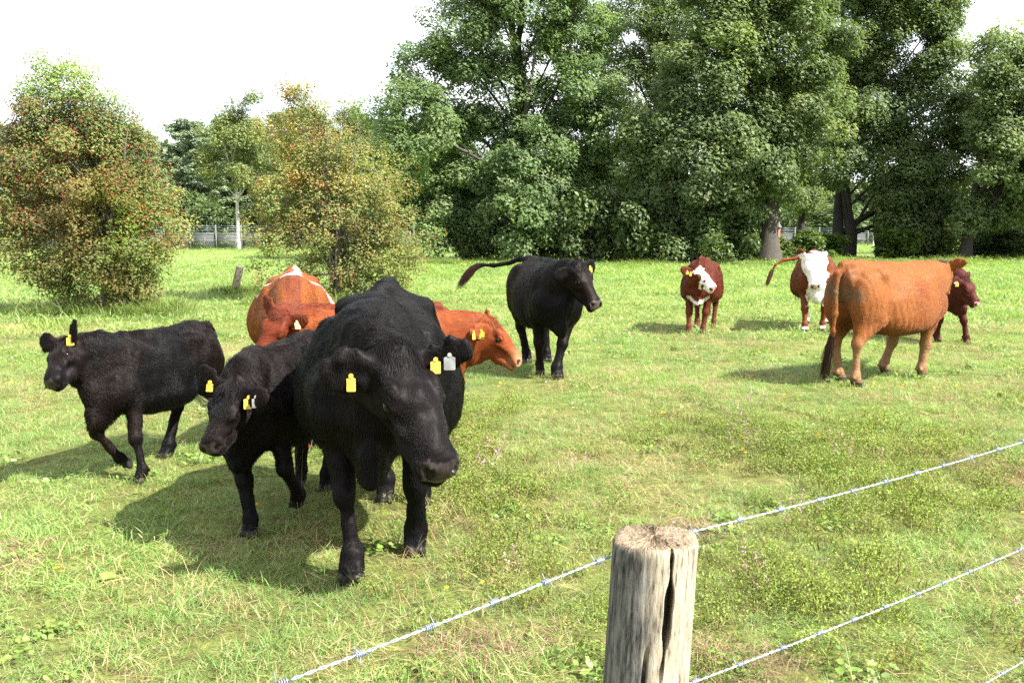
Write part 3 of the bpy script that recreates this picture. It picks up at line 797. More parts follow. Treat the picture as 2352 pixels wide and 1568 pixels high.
    for key, f in feet.items():
        sd = 1 if key[1] == 'L' else -1
        up = spec.get('joint', {}).get(key)
        if key[0] == 'F':
            off = f - A((0.54, sd * 0.17, 0))
            sh = A((0.56, sd * 0.185 * wide, 0.86)); el = A((0.47, sd * 0.185 * wide, 0.68 + lv)) + 0.12 * off * (1, 1, 0)
            fet = f + A((-0.025, 0, 0.125))
            kn = el + (fet - el) * 0.54 + A((0.025, 0, 0))
            if up: kn, fet = (loc3(v) for v in up)
            fd.cap(sh, el, 0.125 * s * lf_, 0.105 * s * lf_, k=0.05 * s)
            fd.cap(el, kn, (0.088 * s * lf_, 0.098 * s * lf_), 0.055 * s, up=(1, 0, 0), k=0.03 * s)
            fd.ell(kn + A((0.006, 0, 0)), A((0.058, 0.055, 0.07)), k=0.03 * s)
            fd.cap(kn, fet, (0.043 * s, 0.05 * s), 0.04 * s, up=(1, 0, 0), k=0.03 * s)
        else:
            off = f - A((-0.64, sd * 0.18, 0))
            hp = A((-0.55, sd * 0.17 * wide, 0.98)); st = A((-0.43, sd * 0.205 * wide, 0.72 + lv)) + 0.22 * off * (1, 1, 0)
            fet = f + A((-0.03, 0, 0.13))
            hk = st + (fet - st) * 0.47 + A((-0.155, 0, 0.02))
            if up: hk, fet = (loc3(v) for v in up)
            fd.cap(hp, st, (0.13 * s, 0.17 * s), (0.10 * s, 0.12 * s), up=(1, 0, 0), k=0.05 * s)
            fd.cap(hp + A((-0.12, 0, -0.1)), hk, (0.09 * s, 0.12 * s), (0.035 * s, 0.035 * s), up=(1, 0, 0), k=0.05 * s)
            fd.cap(st, hk, (0.085 * s * lf_, 0.105 * s * lf_), (0.048 * s, 0.058 * s), up=(1, 0, 0), k=0.04 * s)
            fd.ell(hk, A((0.062, 0.05, 0.07)), k=0.03 * s)
            fd.cap(hk, fet, (0.044 * s, 0.054 * s), 0.042 * s, up=(1, 0, 0), k=0.03 * s)
        fd.ell(fet, A((0.056, 0.052, 0.055)), k=0.025 * s)
        dirn = unit(f - fet) if not up else unit(f - fet)
        hoofb = fet + dirn * np.linalg.norm(f - fet) * 0.45
        fd.cap(fet, hoofb, 0.046 * s, 0.05 * s, k=0.02 * s)
        fwd = np.array([1.0, 0, 0])
        for c in (0.024, -0.024):                                   # two claws
            top = hoofb + np.array([0, c * s, 0.0]); bot = f + np.array([0.03 * s, c * 1.15 * s, 0.012 * s])
            fd.cap(top, bot, (0.028 * s, 0.045 * s), (0.03 * s, 0.052 * s), up=fwd, k=0.012 * s)
        for c in (0.03, -0.03):                                     # dew claws
            fd.ell(fet + A((-0.05, c, -0.02)), A((0.02, 0.016, 0.022)), k=0.01 * s)
    # ---- neck
    n0 = A((0.50, 0, 1.03)); n3 = H(0.03, 0, -0.125)
    n1 = n0 + A((0.22, 0, 0.03)); n2 = n3 - hs * 0.18 * (0.75 * Fv * 0.4 + 0.9 * Uv) * 0.4 + (n0 - n3) * 0.22
    NP = bez(n0, n1, n2, n3, 6)
    rs = np.linspace(0.205 * wide, 0.115 * hs / s, 6) * s
    ru = np.linspace(0.265, (0.165 + 0.05 * calf) * hs / s, 6) * s
    for i in range(5):
        fd.cap(NP[i], NP[i + 1], (rs[i], ru[i]), (rs[i + 1], ru[i + 1]), up=(0.25, 0, 1) if abs(unit(NP[i + 1] - NP[i])[2]) < 0.8 else (1, 0, 0), k=0.05 * s)
    fd.cap(NP[1] + A((0.03, 0, -0.22)), H(0.16, 0, -0.215), (0.05 * s, 0.09 * s), (0.035 * s, 0.05 * s), k=0.08 * s)   # throat fold
    # ---- head
    kh = 0.03 * hs; up = Uv
    def hc(a, b, r0, r1, k=kh, sub=False):
        fd.cap(H(*a), H(*b), tuple(v * hs for v in r0), tuple(v * hs for v in r1), up=up, k=k, sub=sub)
    def he(c, r, k=kh, sub=False):
        fd.ell(H(*c), tuple(v * hs for v in r), HR, k=k, sub=sub)
    hc((0.03, 0, -0.055), (0.20, 0, -0.050), (0.108, 0.088), (0.114, 0.085))
    hc((0.19, 0, -0.045), (0.40, 0, -0.060), (0.094, 0.074), (0.070, 0.058))
    hc((0.11, 0, -0.175), (0.30, 0, -0.162), (0.074, 0.088), (0.062, 0.066))
    hc((0.30, 0, -0.162), (0.45, 0, -0.146), (0.062, 0.066), (0.060, 0.040))
    he((0.015, 0, 0.005), (0.065, 0.075, 0.045))
    he((0.440, 0, -0.084), (0.060, 0.086, 0.064))
    he((0.475, 0, -0.100), (0.036, 0.074, 0.042), k=0.02 * hs)
    he((0.455, 0, -0.155), (0.048, 0.060, 0.030), k=0.02 * hs)
    for sd in (1, -1):
        he((0.150, sd * 0.094, 0.006), (0.055, 0.028, 0.034), k=0.025 * hs)        # brow
        he((0.235, sd * 0.090, -0.075), (0.10, 0.022, 0.020), k=0.03 * hs)        # cheek bone
        he((0.13, sd * 0.062, -0.13), (0.10, 0.050, 0.085))                       # jaw muscle
        he((0.31, sd * 0.090, -0.112), (0.06, 0.02, 0.03), k=0.03 * hs, sub=True)
        he((0.455, sd * 0.058, -0.072), (0.04, 0.030, 0.036), k=0.02 * hs)        # nostril wing
        he((0.190, sd * 0.136, -0.035), (0.040, 0.020, 0.022), k=0.015 * hs, sub=True)
        he((0.190, sd * 0.107, -0.036), (0.036, 0.017, 0.024), k=0.008 * hs)
        he((0.192, sd * 0.117, -0.011), (0.040, 0.017, 0.010), k=0.010 * hs)      # upper lid
        he((0.192, sd * 0.113, -0.062), (0.036, 0.014, 0.008), k=0.010 * hs)      # lower lid
        he((0.496, sd * 0.050, -0.066), (0.030, 0.019, 0.025), k=0.008 * hs, sub=True)  # nostril
        he((0.478, sd * 0.074, -0.058), (0.022, 0.014, 0.012), k=0.012 * hs, sub=True)
        he((0.40, sd * 0.082, -0.135), (0.085, 0.026, 0.006), k=0.010 * hs, sub=True)   # mouth line
    he((0.515, 0, -0.135), (0.04, 0.075, 0.006), k=0.010 * hs, sub=True)
    eartip = {}
    for sd, dv in ears.items():
        dv = unit(np.asarray(dv, float)); ev = dv @ HR
        up_e = unit(np.array(spec.get('earup', (-0.75, 0.0, 0.65))) @ HR)
        up_e = unit(up_e - ev * (up_e @ ev))
        opn = np.cross(ev, up_e); opn = opn if opn @ (Fv * 0.6 + Uv * 0.5) > 0 else -opn
        b0 = H(0.035, sd * 0.085, -0.03)
        L = 0.205 * hs * spec.get('ear_len', 1.0)
        m1 = b0 + ev * L * 0.35; m2 = b0 + ev * L * 0.68 - up_e * 0.008 * hs; tp = b0 + ev * L
        th = 0.017 * hs
        fd.cap(b0, m1, (0.036 * hs, 0.040 * hs), (th * 1.4, 0.072 * hs), up=up_e, k=0.02 * hs)
        fd.cap(m1, m2, (th * 1.4, 0.072 * hs), (th * 1.2, 0.080 * hs), up=up_e, k=0.012 * hs)
        fd.cap(m2, tp, (th * 1.2, 0.080 * hs), (th * 0.9, 0.050 * hs), up=up_e, k=0.012 * hs)
        fd.cap(b0 + ev * L * 0.25 + opn * 0.032 * hs, b0 + ev * L * 0.8 + opn * 0.029 * hs, (0.016 * hs, 0.036 * hs), (0.012 * hs, 0.052 * hs), up=up_e, k=0.012 * hs, sub=True)
        eartip[sd] = (b0, ev, up_e, opn, L)
    # ---- tail
    tr = np.linspace(0.036, 0.017, len(tail)) * s
    for i in range(len(tail) - 1):
        fd.cap(tail[i], tail[i + 1], tr[i], tr[i + 1], k=0.03 * s)
    if spec.get('switch', True):
        e = tail[-1]; dv = unit(tail[-1] - tail[-2])
        drop = unit(dv + np.array([0, 0, -0.5]))
        fd.cap(e, e + drop * 0.20 * s, 0.026 * s, 0.010 * s, k=0.02 * s)
    # ---- muscle and skin relief
    near = np.argwhere(np.abs(fd.D) < 3 * vox)
    Pn = near * vox + fd.lo
    amp = spec.get('relief', 1.0) * s
    fd.D[near[:, 0], near[:, 1], near[:, 2]] += (0.008 * amp * sines(Pn / s, 8.0, seed) + 0.0045 * amp * sines(Pn / s * np.array([1.6, 1.0, 0.7]), 22.0, seed + 3) + 0.002 * amp * sines(Pn / s * np.array([1.4, 1.0, 0.6]), 60.0, seed + 5)).astype(np.float32)
    V, F = fd.mesh(spec.get('smooth', 2))
    V[:, 2] = np.maximum(V[:, 2], 0.0)
    N = vnormals(V, F)
    # ---- colour
    hp_ = (V - poll) @ HR.T / hs / np.array([fs, 1, 1])     # head coordinates (f, l, u)
    B = V / s                                             # body coordinates
    C = spec['coat'](B, hp_, N, seed)
    gloss = np.zeros(len(V))
    ishead = (hp_[:, 0] > -0.05) & (hp_[:, 0] < 0.62) & (np.abs(hp_[:, 1]) < 0.13) & (hp_[:, 2] < 0.09) & (hp_[:, 2] > -0.24)
    nd = N @ unit(Fv * 0.8 + Uv * 0.5)
    nose = ishead & (hp_[:, 0] > 0.445) & (np.abs(hp_[:, 1]) < 0.078) & (hp_[:, 2] > -0.128) & (hp_[:, 2] < -0.025) & (nd > 0.30 + 0.10 * sines(hp_, 50, 2))
    C[nose] = np.asarray(spec.get('nose', (0.06, 0.045, 0.045))) * (1 + 0.25 * sines(V[nose], 60, 3)[:, None]); gloss[nose] = 0.6
    for sd in (1, -1):
        nn = ((hp_ - np.array([0.485, sd * 0.052, -0.066])) / np.array([0.04, 0.022, 0.027])) ** 2
        C[ishead & (nn.sum(1) < 1)] *= 0.12
        ee = ((hp_ - np.array([0.19, sd * 0.114, -0.035])) / np.array([0.045, 0.03, 0.03])) ** 2
        C[ishead & (ee.sum(1) < 1)] *= 0.45
    for key, f in feet.items():
        near_f = (np.linalg.norm((V - f) * (1, 1, 0.8), axis=1) < 0.125 * s)
        hoof = near_f & (V[:, 2] < f[2] + 0.058 * s)
        C[hoof] = np.asarray(spec.get('hoof', (0.022, 0.019, 0.018))) * (1 + 0.4 * sines(V[hoof], 40, 8)[:, None]); gloss[hoof] = 0.35
    C = np.clip(C, 0.002, 0.9)
    root = empty(name, (loc[0], loc[1], spec.get('z', 0.0)), math.atan2(hv[1], hv[0]))
    me = np_mesh('body', V, F, M_HIDE, C, True, {'gloss': gloss})
    mesh_obj('body', me, root)
    # ---- eyes
    for sd in (1, -1):
        r = 0.0235 * hs; a = []
        nu, nv = 10, 7
        VV = []
        for i in range(nv):
            ph = PI * i / (nv - 1)
            for j in range(nu):
                th = 2 * PI * j / nu; VV.append((r * math.sin(ph) * math.cos(th), r * math.sin(ph) * math.sin(th), r * math.cos(ph)))
        FF = [(i * nu + j, i * nu + (j + 1) % nu, (i + 1) * nu + (j + 1) % nu, (i + 1) * nu + j) for i in range(nv - 1) for j in range(nu)]
        em = np_mesh('eye', VV, FF, M_EYE, smooth=True)
        mesh_obj('eye', em, root, H(0.192, sd * 0.108, -0.037))
    # ---- coat of hair
    nh = spec.get('hairs', 20000)
    if nh:
        r_ = np.random.default_rng(seed + 50)
        fa = np.linalg.norm(np.cross(V[F[:, 2]] - V[F[:, 0]], V[F[:, 3]] - V[F[:, 1]]), axis=1)
        fi = r_.choice(len(F), nh, p=fa / fa.sum())
        a, b = r_.random((2, nh, 1))
        q = F[fi]
        P = (V[q[:, 0]] * (1 - a) + V[q[:, 1]] * a) * (1 - b) + (V[q[:, 3]] * (1 - a) + V[q[:, 2]] * a) * b
        n = N[q[:, 0]]; col = C[q[:, 0]].copy()
        hpp = (P - poll) @ HR.T / hs / np.array([fs, 1, 1])
        head = (np.abs(hpp[:, 1]) < 0.14) & (hpp[:, 0] > -0.06) & (hpp[:, 0] < 0.6) & (hpp[:, 2] < 0.1) & (hpp[:, 2] > -0.24)
        keep = ~(nose[q[:, 0]] | (gloss[q[:, 0]] > 0.3))
        P, n, col, hpp, head = P[keep], n[keep], col[keep], hpp[keep], head[keep]
        m = len(P)
        flow = np.tile(np.array([-0.8, 0, -0.65]), (m, 1))
        flow[head] = unit(-Fv * 0.2 + Sv * 0.0) * 0 + (Fv * 0.9)
        leg = P[:, 2] < 0.5 * s
        flow[leg & ~head] = (-0.25, 0, -1.0)
        ru = spec.get('ruffle', 0.5)
        w = np.stack([sines(P / s, 7, seed + 11 + i) for i in range(3)], 1) * ru
        w2 = r_.normal(size=(m, 3)) * spec.get('stray', 0.13)
        flow = flow + w + w2
        flow = unit(flow - n * (flow * n).sum(1)[:, None])
        ln = spec.get('hair_len', 0.02) * (0.6 + 0.8 * r_.random(m))
        ln[head] *= 0.36
        eyez = np.minimum(np.linalg.norm(hpp - np.array([0.19, 0.115, -0.036]), axis=1), np.linalg.norm(hpp - np.array([0.19, -0.115, -0.036]), axis=1)) < 0.045
        ln[eyez] *= 0.25
        ln[leg & ~head] *= 0.5
        tuft = (hpp[:, 0] < 0.09) & (np.abs(hpp[:, 1]) < 0.085) & (hpp[:, 2] > -0.06) & (hpp[:, 2] < 0.08) & (hpp[:, 0] > -0.08)
        ln[tuft] = spec.get('tuft', 0.045) * (0.5 + 0.7 * r_.random(int(tuft.sum())))
        spine = (np.abs(P[:, 1]) < 0.06 * s) & (P[:, 2] > 1.15 * s)
        ln[spine] *= spec.get('spine', 1.3)
        below = (n[:, 2] < -0.3) & ~head & ~leg
        ln[below] *= spec.get('fringe', 1.6)
        earm = np.abs(hpp[:, 1]) > 0.14
        earm &= (np.linalg.norm(hpp - np.array([0.03, 0, -0.03]), axis=1) < 0.36) & (hpp[:, 0] < 0.2)
        ln[earm] *= 0.6
        liftn = spec.get('hair_lift', 0.4) * (0.5 + r_.random(m))
        liftn[head] *= 0.5
        liftn[tuft] += 0.4
        liftn[earm] += 0.1
        K = 4
        tt = np.linspace(0, 1, K)
        pos = np.zeros((m, K, 3), np.float32)
        for i, t in enumerate(tt):
            pos[:, i] = P + n * 0.0004 + ln[:, None] * (flow * t + n * (liftn * (t - 0.55 * t * t))[:, None]) + np.array([0, 0, -1.0]) * (ln * t * t * 0.12 * np.clip(0.4 - n[:, 2], 0, 1))[:, None]
        hc_ = col * (0.85 + 0.3 * r_.random((m, 1))) * spec.get('hair_tone', 1.0)
        # ---- switch of the tail
        e = tail[-1]; dv = unit(tail[-1] - tail[-2])
        if spec.get('switch', True):
            ms = spec.get('switch_hairs', 500)
            sl_ = spec.get('switch_len', 0.30) * s
            st = r_.random((ms, 1)) * 0.25
            p0 = e - dv * st * 0.3 * s + r_.normal(size=(ms, 3)) * 0.012 * s
            dd = unit(dv + r_.normal(size=(ms, 3)) * spec.get('switch_spread', 0.13))
            ll = sl_ * (0.45 + 0.6 * r_.random((ms, 1)))
            ps = np.zeros((ms, K, 3), np.float32)
            for i, t in enumerate(tt):
                ps[:, i] = p0 + dd * ll * t + np.array([0, 0, -1.0]) * ll * t * t * spec.get('switch_drop', 0.3) + np.array(spec.get('switch_curl', (0, 0, 0))) * ll * t * t - (dd - dv) * ll * t * t * 0.55
            pos = np.concatenate([pos, ps])
            sc_ = np.asarray(spec.get('switch_col', col.mean(0) * 0.6))
            hc_ = np.concatenate([hc_, sc_ * (0.6 + 0.8 * r_.random((ms, 1)))])
        mt = len(pos)
        cu = bpy.data.hair_curves.new('coat')
        cu.add_curves([K] * mt)
        cu.position_data.foreach_set('vector', pos.reshape(-1))
        rad = spec.get('hair_rad', 0.0007) * np.tile(np.array([1.0, 0.95, 0.7, 0.15]), mt)
        rad[m * K:] *= 1.6
        ra = cu.attributes.get('radius') or cu.attributes.new('radius', 'FLOAT', 'POINT')
        ra.data.foreach_set('value', rad.astype(np.float32))
        ca = cu.attributes.new('col', 'FLOAT_COLOR', 'CURVE')
        cc = np.ones((mt, 4), np.float32); cc[:, :3] = np.clip(hc_, 0.002, 0.95)
        ca.data.foreach_set('color', cc.ravel())
        cu.materials.append(M_FUR)
        co = bpy.data.objects.new('coat', cu); link(co); co.parent = root
    # ---- ear tags
    for tg in spec.get('tags', []):
        b0, ev, up_e, opn, L = eartip[tg['ear']]
        c = b0 + ev * L * tg.get('at', 0.5) + opn * 0.022 * hs - np.array([0, 0, 1.0]) * 0.02 * hs
        nrm = vec3(tg['face']) if 'face' in tg else opn
        nrm = unit(nrm); z = np.array([0, 0, 1.0]); z = unit(z - nrm * nrm[2] + vec3(tg.get('tilt', (0, 0, 0)))); z = unit(z - nrm * (z @ nrm))
        sx = np.cross(z, nrm)
        w_, h_ = (0.88 * q_ for q_ in tg.get('size', (0.052, 0.066)))
        ol = [(-0.16, 0.28), (0.16, 0.28), (0.22, 0.08), (0.5, -0.02), (0.5, -0.93), (0.42, -1.0), (-0.42, -1.0), (-0.5, -0.93), (-0.5, -0.02), (-0.22, 0.08)]
        VV = [sx * px * w_ + z * (py * h_) + nrm * dz for dz in (0.002, -0.002) for px, py in ol]
        nn_ = len(ol)
        bmesh_faces = [tuple(range(nn_))[::-1], tuple(range(nn_, 2 * nn_))] + [(i, (i + 1) % nn_, nn_ + (i + 1) % nn_, nn_ + i) for i in range(nn_)]
        tm = bpy.data.meshes.new('ear_tag'); tm.from_pydata([tuple(v) for v in VV], [], bmesh_faces); tm.update()
        tm.materials.append(M_TAGW if tg.get('grey') else M_TAG)
        to = mesh_obj('ear_tag', tm, root, c)
        # stud that pins the tag
        a = np.linspace(0, 2 * PI, 12, endpoint=False); rr = tg.get('stud', 0.010)
        VV = [sx * rr * math.cos(t) + z * rr * math.sin(t) + nrm * dz for dz in (0.001, 0.006) for t in a]
        sm = bpy.data.meshes.new('stud'); sm.from_pydata([tuple(v + z * h_ * 0.2) for v in VV], [], [tuple(range(12))[::-1], tuple(range(12, 24))] + [(i, (i + 1) % 12, 12 + (i + 1) % 12, 12 + i) for i in range(12)]); sm.update()
        sm.materials.append(M_RIVET if tg.get('grey') else M_TAG)
        mesh_obj('stud', sm, to)
        if tg.get('text'):
            fc = bpy.data.curves.new('tag_number', 'FONT'); fc.body = tg['text']; fc.size = 0.021; fc.align_x = 'CENTER'; fc.extrude = 0.0003
            fc.materials.append(M_INK)
            ftmp = bpy.data.objects.new('tag_number', fc)
            fm = bpy.data.meshes.new_from_object(ftmp); bpy.data.objects.remove(ftmp)
            fo = mesh_obj('tag_number', fm, to)
            Mx = Matrix((Vector(sx), Vector(z), Vector(nrm))).transposed().to_4x4()
            pos_ = nrm * 0.0035 - z * h_ * 0.92
            Mx.translation = Vector(pos_)
            fo.matrix_local = Mx
    return root

# ---- coats: functions of body coordinates B, head coordinates h, normal N
def smooth01(x): return np.clip(x, 0, 1) ** 2 * (3 - 2 * np.clip(x, 0, 1))
def lerpc(C, c2, f): return C * (1 - f[:, None]) + np.asarray(c2) * f[:, None]

def coat_black(brown=0.0):
    def fn(B, h, N, seed):
        C = np.tile(np.array([0.0030, 0.0029, 0.0034]), (len(B), 1))
        f = smooth01(0.5 + 0.9 * sines(B, 5, seed)) * brown
        return lerpc(C, (0.014, 0.0062, 0.0045), f)
    return fn

def coat_red(base, dark, legs=None, pale=None):
    def fn(B, h, N, seed):
        C = np.tile(np.asarray(base, float), (len(B), 1))
        C = lerpc(C, dark, smooth01(0.35 + 0.6 * sines(B, 4, seed) + 0.3 * sines(B, 12, seed + 1)) * 0.55)
        if legs is not None: C = lerpc(C, legs, smooth01((0.52 - B[:, 2]) / 0.25) * 0.9)
        if pale is not None: C = lerpc(C, pale, smooth01(1 - np.abs(h[:, 0] - 0.44) / 0.12) * (np.abs(h[:, 1]) < 0.12) * (np.abs(h[:, 2] + 0.08) < 0.12) * 0.7)
        return C
    return fn
# ------------------------------------------------------------------ the herd
WHITE = (0.72, 0.69, 0.64)
def coat_saddle(B, h, N, seed):
    C = coat_red((0.215, 0.066, 0.018), (0.15, 0.043, 0.014))(B, h, N, seed)
    C = lerpc(C, (0.13, 0.034, 0.014), smooth01((0.10 - np.abs(B[:, 1])) / 0.05) * smooth01((B[:, 0] - 0.36) / 0.1) * smooth01((B[:, 2] - 0.9) / 0.1))
    nz = 0.02 * sines(B, 14, 5) + 0.012 * sines(B, 40, 6)
    band = (np.abs(B[:, 0] - 0.50 + 0.55 * np.abs(B[:, 1]) + nz) < 0.034) & (B[:, 2] > np.where(B[:, 1] > 0, 0.98, 1.06))
    spine = (np.abs(B[:, 1] - 0.035 + nz) < 0.03) & (B[:, 0] < 0.50) & (B[:, 2] > 1.15)
    spot = (np.abs(B[:, 0] - 0.50 + 0.55 * np.abs(B[:, 1]) + nz) < 0.045) & (B[:, 1] > 0.2) & (np.abs(B[:, 2] - 1.01) < 0.06)
    C[band | spine | spot] = WHITE
    return C

def coat_blaze(B, h, N, seed):
    """dark red calf: white face with a brown eye patch, white chest V"""
    C = coat_red((0.10, 0.021, 0.010), (0.06, 0.013, 0.008), (0.11, 0.035, 0.02))(B, h, N, seed)
    nz = 0.012 * sines(h, 20, 4)
    head = (h[:, 0] > 0.0) & (h[:, 0] < 0.62) & (np.abs(h[:, 1]) < 0.16) & (h[:, 2] > -0.26) & (h[:, 2] < 0.10)
    w = head & (h[:, 0] > 0.03 + nz) & (np.abs(h[:, 1]) < 0.105 + nz) & (h[:, 2] > -0.06)
    w |= head & (h[:, 0] > 0.24 + nz)
    eye = np.minimum(np.hypot((h[:, 0] - 0.19) / 0.065, (np.abs(h[:, 1]) - 0.10) / 0.05), np.hypot((h[:, 0] - 0.31) / 0.025, (h[:, 1] + 0.06) / 0.02)) < 1
    w &= ~eye
    C[w] = WHITE
    v = np.abs(B[:, 2] - (0.56 + 0.55 * np.abs(B[:, 1]) + 0.02 * sines(B, 18, 2))) < 0.035
    C[v & (B[:, 0] > 0.55) & (np.abs(B[:, 1]) < 0.2)] = WHITE
    return C

def coat_whiteface(B, h, N, seed):
    C = coat_red((0.135, 0.036, 0.013), (0.09, 0.024, 0.010))(B, h, N, seed)
    nz = 0.02 * sines(B, 14, 4)
    head = (h[:, 0] > -0.06) & (h[:, 0] < 0.62) & (np.abs(h[:, 1]) < 0.20) & (h[:, 2] > -0.27) & (h[:, 2] < 0.12)
    C[head] = WHITE
    front = (B[:, 0] > 0.54 + nz) & (np.abs(B[:, 1] - 0.02) < 0.14 + nz * 1.5 + 0.06 * (B[:, 2] < 0.8)) & (B[:, 2] > 0.42)
    C[front] = WHITE
    C[(B[:, 2] < 0.20) & (B[:, 0] < 0)] = WHITE
    C[(B[:, 2] < 0.09)] = WHITE
    return C

def coat_tan(B, h, N, seed):
    C = np.tile(np.array([0.205, 0.072, 0.021]), (len(B), 1))
    C = lerpc(C, (0.145, 0.046, 0.014), smooth01(0.2 + 0.7 * sines(B, 4.5, seed)) * 0.6)
    C = lerpc(C, (0.15, 0.042, 0.012), smooth01(1.2 - np.hypot((B[:, 0] - 0.12) / 0.16, (B[:, 2] - 1.0) / 0.16) + 0.25 * sines(B, 12, 7)) * (B[:, 1] < 0) * 0.8)
    C = lerpc(C, (0.25, 0.145, 0.075), smooth01((0.60 - B[:, 2]) / 0.28))
    C = lerpc(C, (0.10, 0.065, 0.035), smooth01(1.1 - np.hypot(B[:, 1] / 0.26, (B[:, 2] - 1.02) / 0.22) + 0.4 * sines(B, 10, 9)) * (B[:, 0] < -0.70) * 0.75)
    C = lerpc(C, (0.09, 0.06, 0.04), smooth01((0.12 - B[:, 2]) / 0.06) * 0.7)
    C = lerpc(C, (0.08, 0.03, 0.012), smooth01((0.62 - B[:, 2]) / 0.1) * smooth01((np.abs(B[:, 0]) - 0.12) / 0.2) * (np.abs(B[:, 1]) < 0.12) * (B[:, 2] > 0.48) * 0.8)
    tuft = (h[:, 0] < 0.08) & (np.abs(h[:, 1]) < 0.09) & (h[:, 2] > -0.08) & (h[:, 2] < 0.1) & (h[:, 0] > -0.1)
    C[tuft] = (0.05, 0.022, 0.012)
    return C

HERD = 'cattle grazing and walking in the meadow'

c = build_cow('cow', dict(s=1.0, wide=1.04, loc=(-0.68, 5.0), heading=(0.07, -1.0), poll=(-0.49, 4.06, 1.09), muz=(-0.25, 3.80, 0.67), U=(0.45, -0.72, 0.48),
    hs=1.10, vox=0.0105, coat=coat_black(0.15), seed=11, dewlap=1, nose=(0.026, 0.019, 0.019),
    feet={'FR': (-0.74, 4.30), 'FL': (-0.48, 4.66), 'HR': (-0.75, 5.60), 'HL': (-0.53, 5.55)},
    ears_w={1: (0.95, 0.0, 0.30), -1: (-0.95, -0.25, -0.05)}, hairs=130000, hair_len=0.017, hair_lift=0.35, hair_rad=0.0008, ear_len=1.0, ruffle=0.3, tuft=0.024,
    tags=[dict(ear=-1, at=0.52, face=(0.1, -1, 0.1), size=(0.042, 0.062)), dict(ear=1, at=0.38, face=(0.2, -1, 0.1), size=(0.05, 0.058)), dict(ear=1, at=0.66, face=(0.1, -1, 0.15), size=(0.056, 0.062), grey=True, stud=0.009)]))
tag(c, 'large black cow walking head-on with its head lowered, nearest to the fence post', 'cow', HERD)

c = build_cow('calf', dict(s=0.75, calf=0.8, wide=0.92, loc=(-1.31, 5.42), heading=(-0.18, -0.98), poll=(-1.41, 4.74, 0.82), muz=(-1.51, 4.50, 0.50), U=(-0.35, -0.75, 0.55),
    hs=0.70, vox=0.010, coat=coat_black(0.35), seed=21, nose=(0.03, 0.022, 0.022),
    feet={'FR': (-1.39, 4.95), 'FL': (-1.19, 5.22, 0.10), 'HR': (-1.34, 5.95), 'HL': (-1.16, 5.86)},
    joint={'FL': ((-1.20, 4.98, 0.36), (-1.17, 5.14, 0.18))},
    ears={1: (-0.05, 1.0, 0.1), -1: (-0.55, -0.45, 0.6)}, ear_len=1.2, hairs=80000, hair_len=0.019, hair_lift=0.33, hair_rad=0.0009, ruffle=0.7, spine=1.5, fringe=1.8, tuft=0.04,
    tags=[dict(ear=1, at=0.45, face=(0.2, -1, 0.15), size=(0.06, 0.055)), dict(ear=1, at=0.72, face=(0.35, -1, 0.15), size=(0.05, 0.05), grey=True), dict(ear=-1, at=0.5, face=(-0.2, -1, 0.3), size=(0.04, 0.045))]))
tag(c, 'shaggy black calf pressing against the big black cow, with yellow and grey ear tags', 'calf', HERD)

c = build_cow('calf', dict(s=0.72, calf=1.0, wide=0.93, loc=(-2.44, 6.50), heading=(-0.33, -0.94), poll=(-2.77, 5.92, 0.92), muz=(-2.82, 5.62, 0.64), U=(-0.6, -0.5, 0.6),
    hs=0.68, vox=0.010, coat=coat_black(0.5), seed=31, nose=(0.03, 0.022, 0.022),
    feet={'FL': (-2.38, 6.02), 'FR': (-2.52, 6.22, 0.07), 'HR': (-2.46, 6.72), 'HL': (-2.18, 7.05)},
    joint={'FR': ((-2.64, 6.02, 0.33), (-2.56, 6.15, 0.13))},
    ears={1: (-0.45, 0.7, 0.5), -1: (-0.35, -0.65, 0.5)}, ear_len=1.2, hairs=70000, hair_len=0.019, hair_lift=0.33, hair_rad=0.0009, ruffle=0.7, spine=1.6, fringe=1.9, tuft=0.035,
    tags=[dict(ear=1, at=0.35, face=(0.3, -1, 0.1), size=(0.05, 0.055))]))
tag(c, 'black calf stepping forward with one foreleg raised, at the far left of the herd', 'calf', HERD)

c = build_cow('cow', dict(s=0.93, wide=1.12, loc=(-2.08, 9.15), heading=(0.22, -0.97), poll=(-1.93, 8.10, 0.84), muz=(-1.92, 7.98, 0.40), U=(0.05, -1, 0.2),
    hs=0.85, relief=0.4, hooks=0, vox=0.014, coat=coat_saddle, seed=41, hairs=40000, hair_len=0.016, hair_lift=0.22, hair_rad=0.0011, ruffle=0.4, tuft=0.05,
    ears={1: (-0.6, 0.8, 0.0), -1: (-0.6, -0.8, 0.0)}, ear_len=0.65))
tag(c, 'orange-red cow with thin white stripes over its shoulders, head down behind the red calf', 'cow', HERD)

c = build_cow('calf', dict(s=0.79, calf=0.7, loc=(-1.20, 7.62), heading=(-0.93, -0.30), poll=(-1.64, 6.82, 1.01), muz=(-1.77, 6.67, 0.79), U=(-0.1, -0.85, 0.5),
    hs=0.74, vox=0.013, relief=0.5, coat=coat_red((0.13, 0.028, 0.012), (0.085, 0.019, 0.009)), seed=51, nose=(0.30, 0.13, 0.09), hairs=35000, hair_len=0.016, hair_lift=0.25, hair_rad=0.001, ruffle=0.5,
    ears={1: (-0.4, 0.9, 0.25), -1: (-0.6, -0.7, 0.2)}, ear_len=1.1, tags=[dict(ear=1, at=0.5, face=(0.4, -0.6, 0.3), size=(0.045, 0.05))]))
tag(c, 'red-brown calf looking left between the striped orange cow and the black calf', 'calf', HERD)

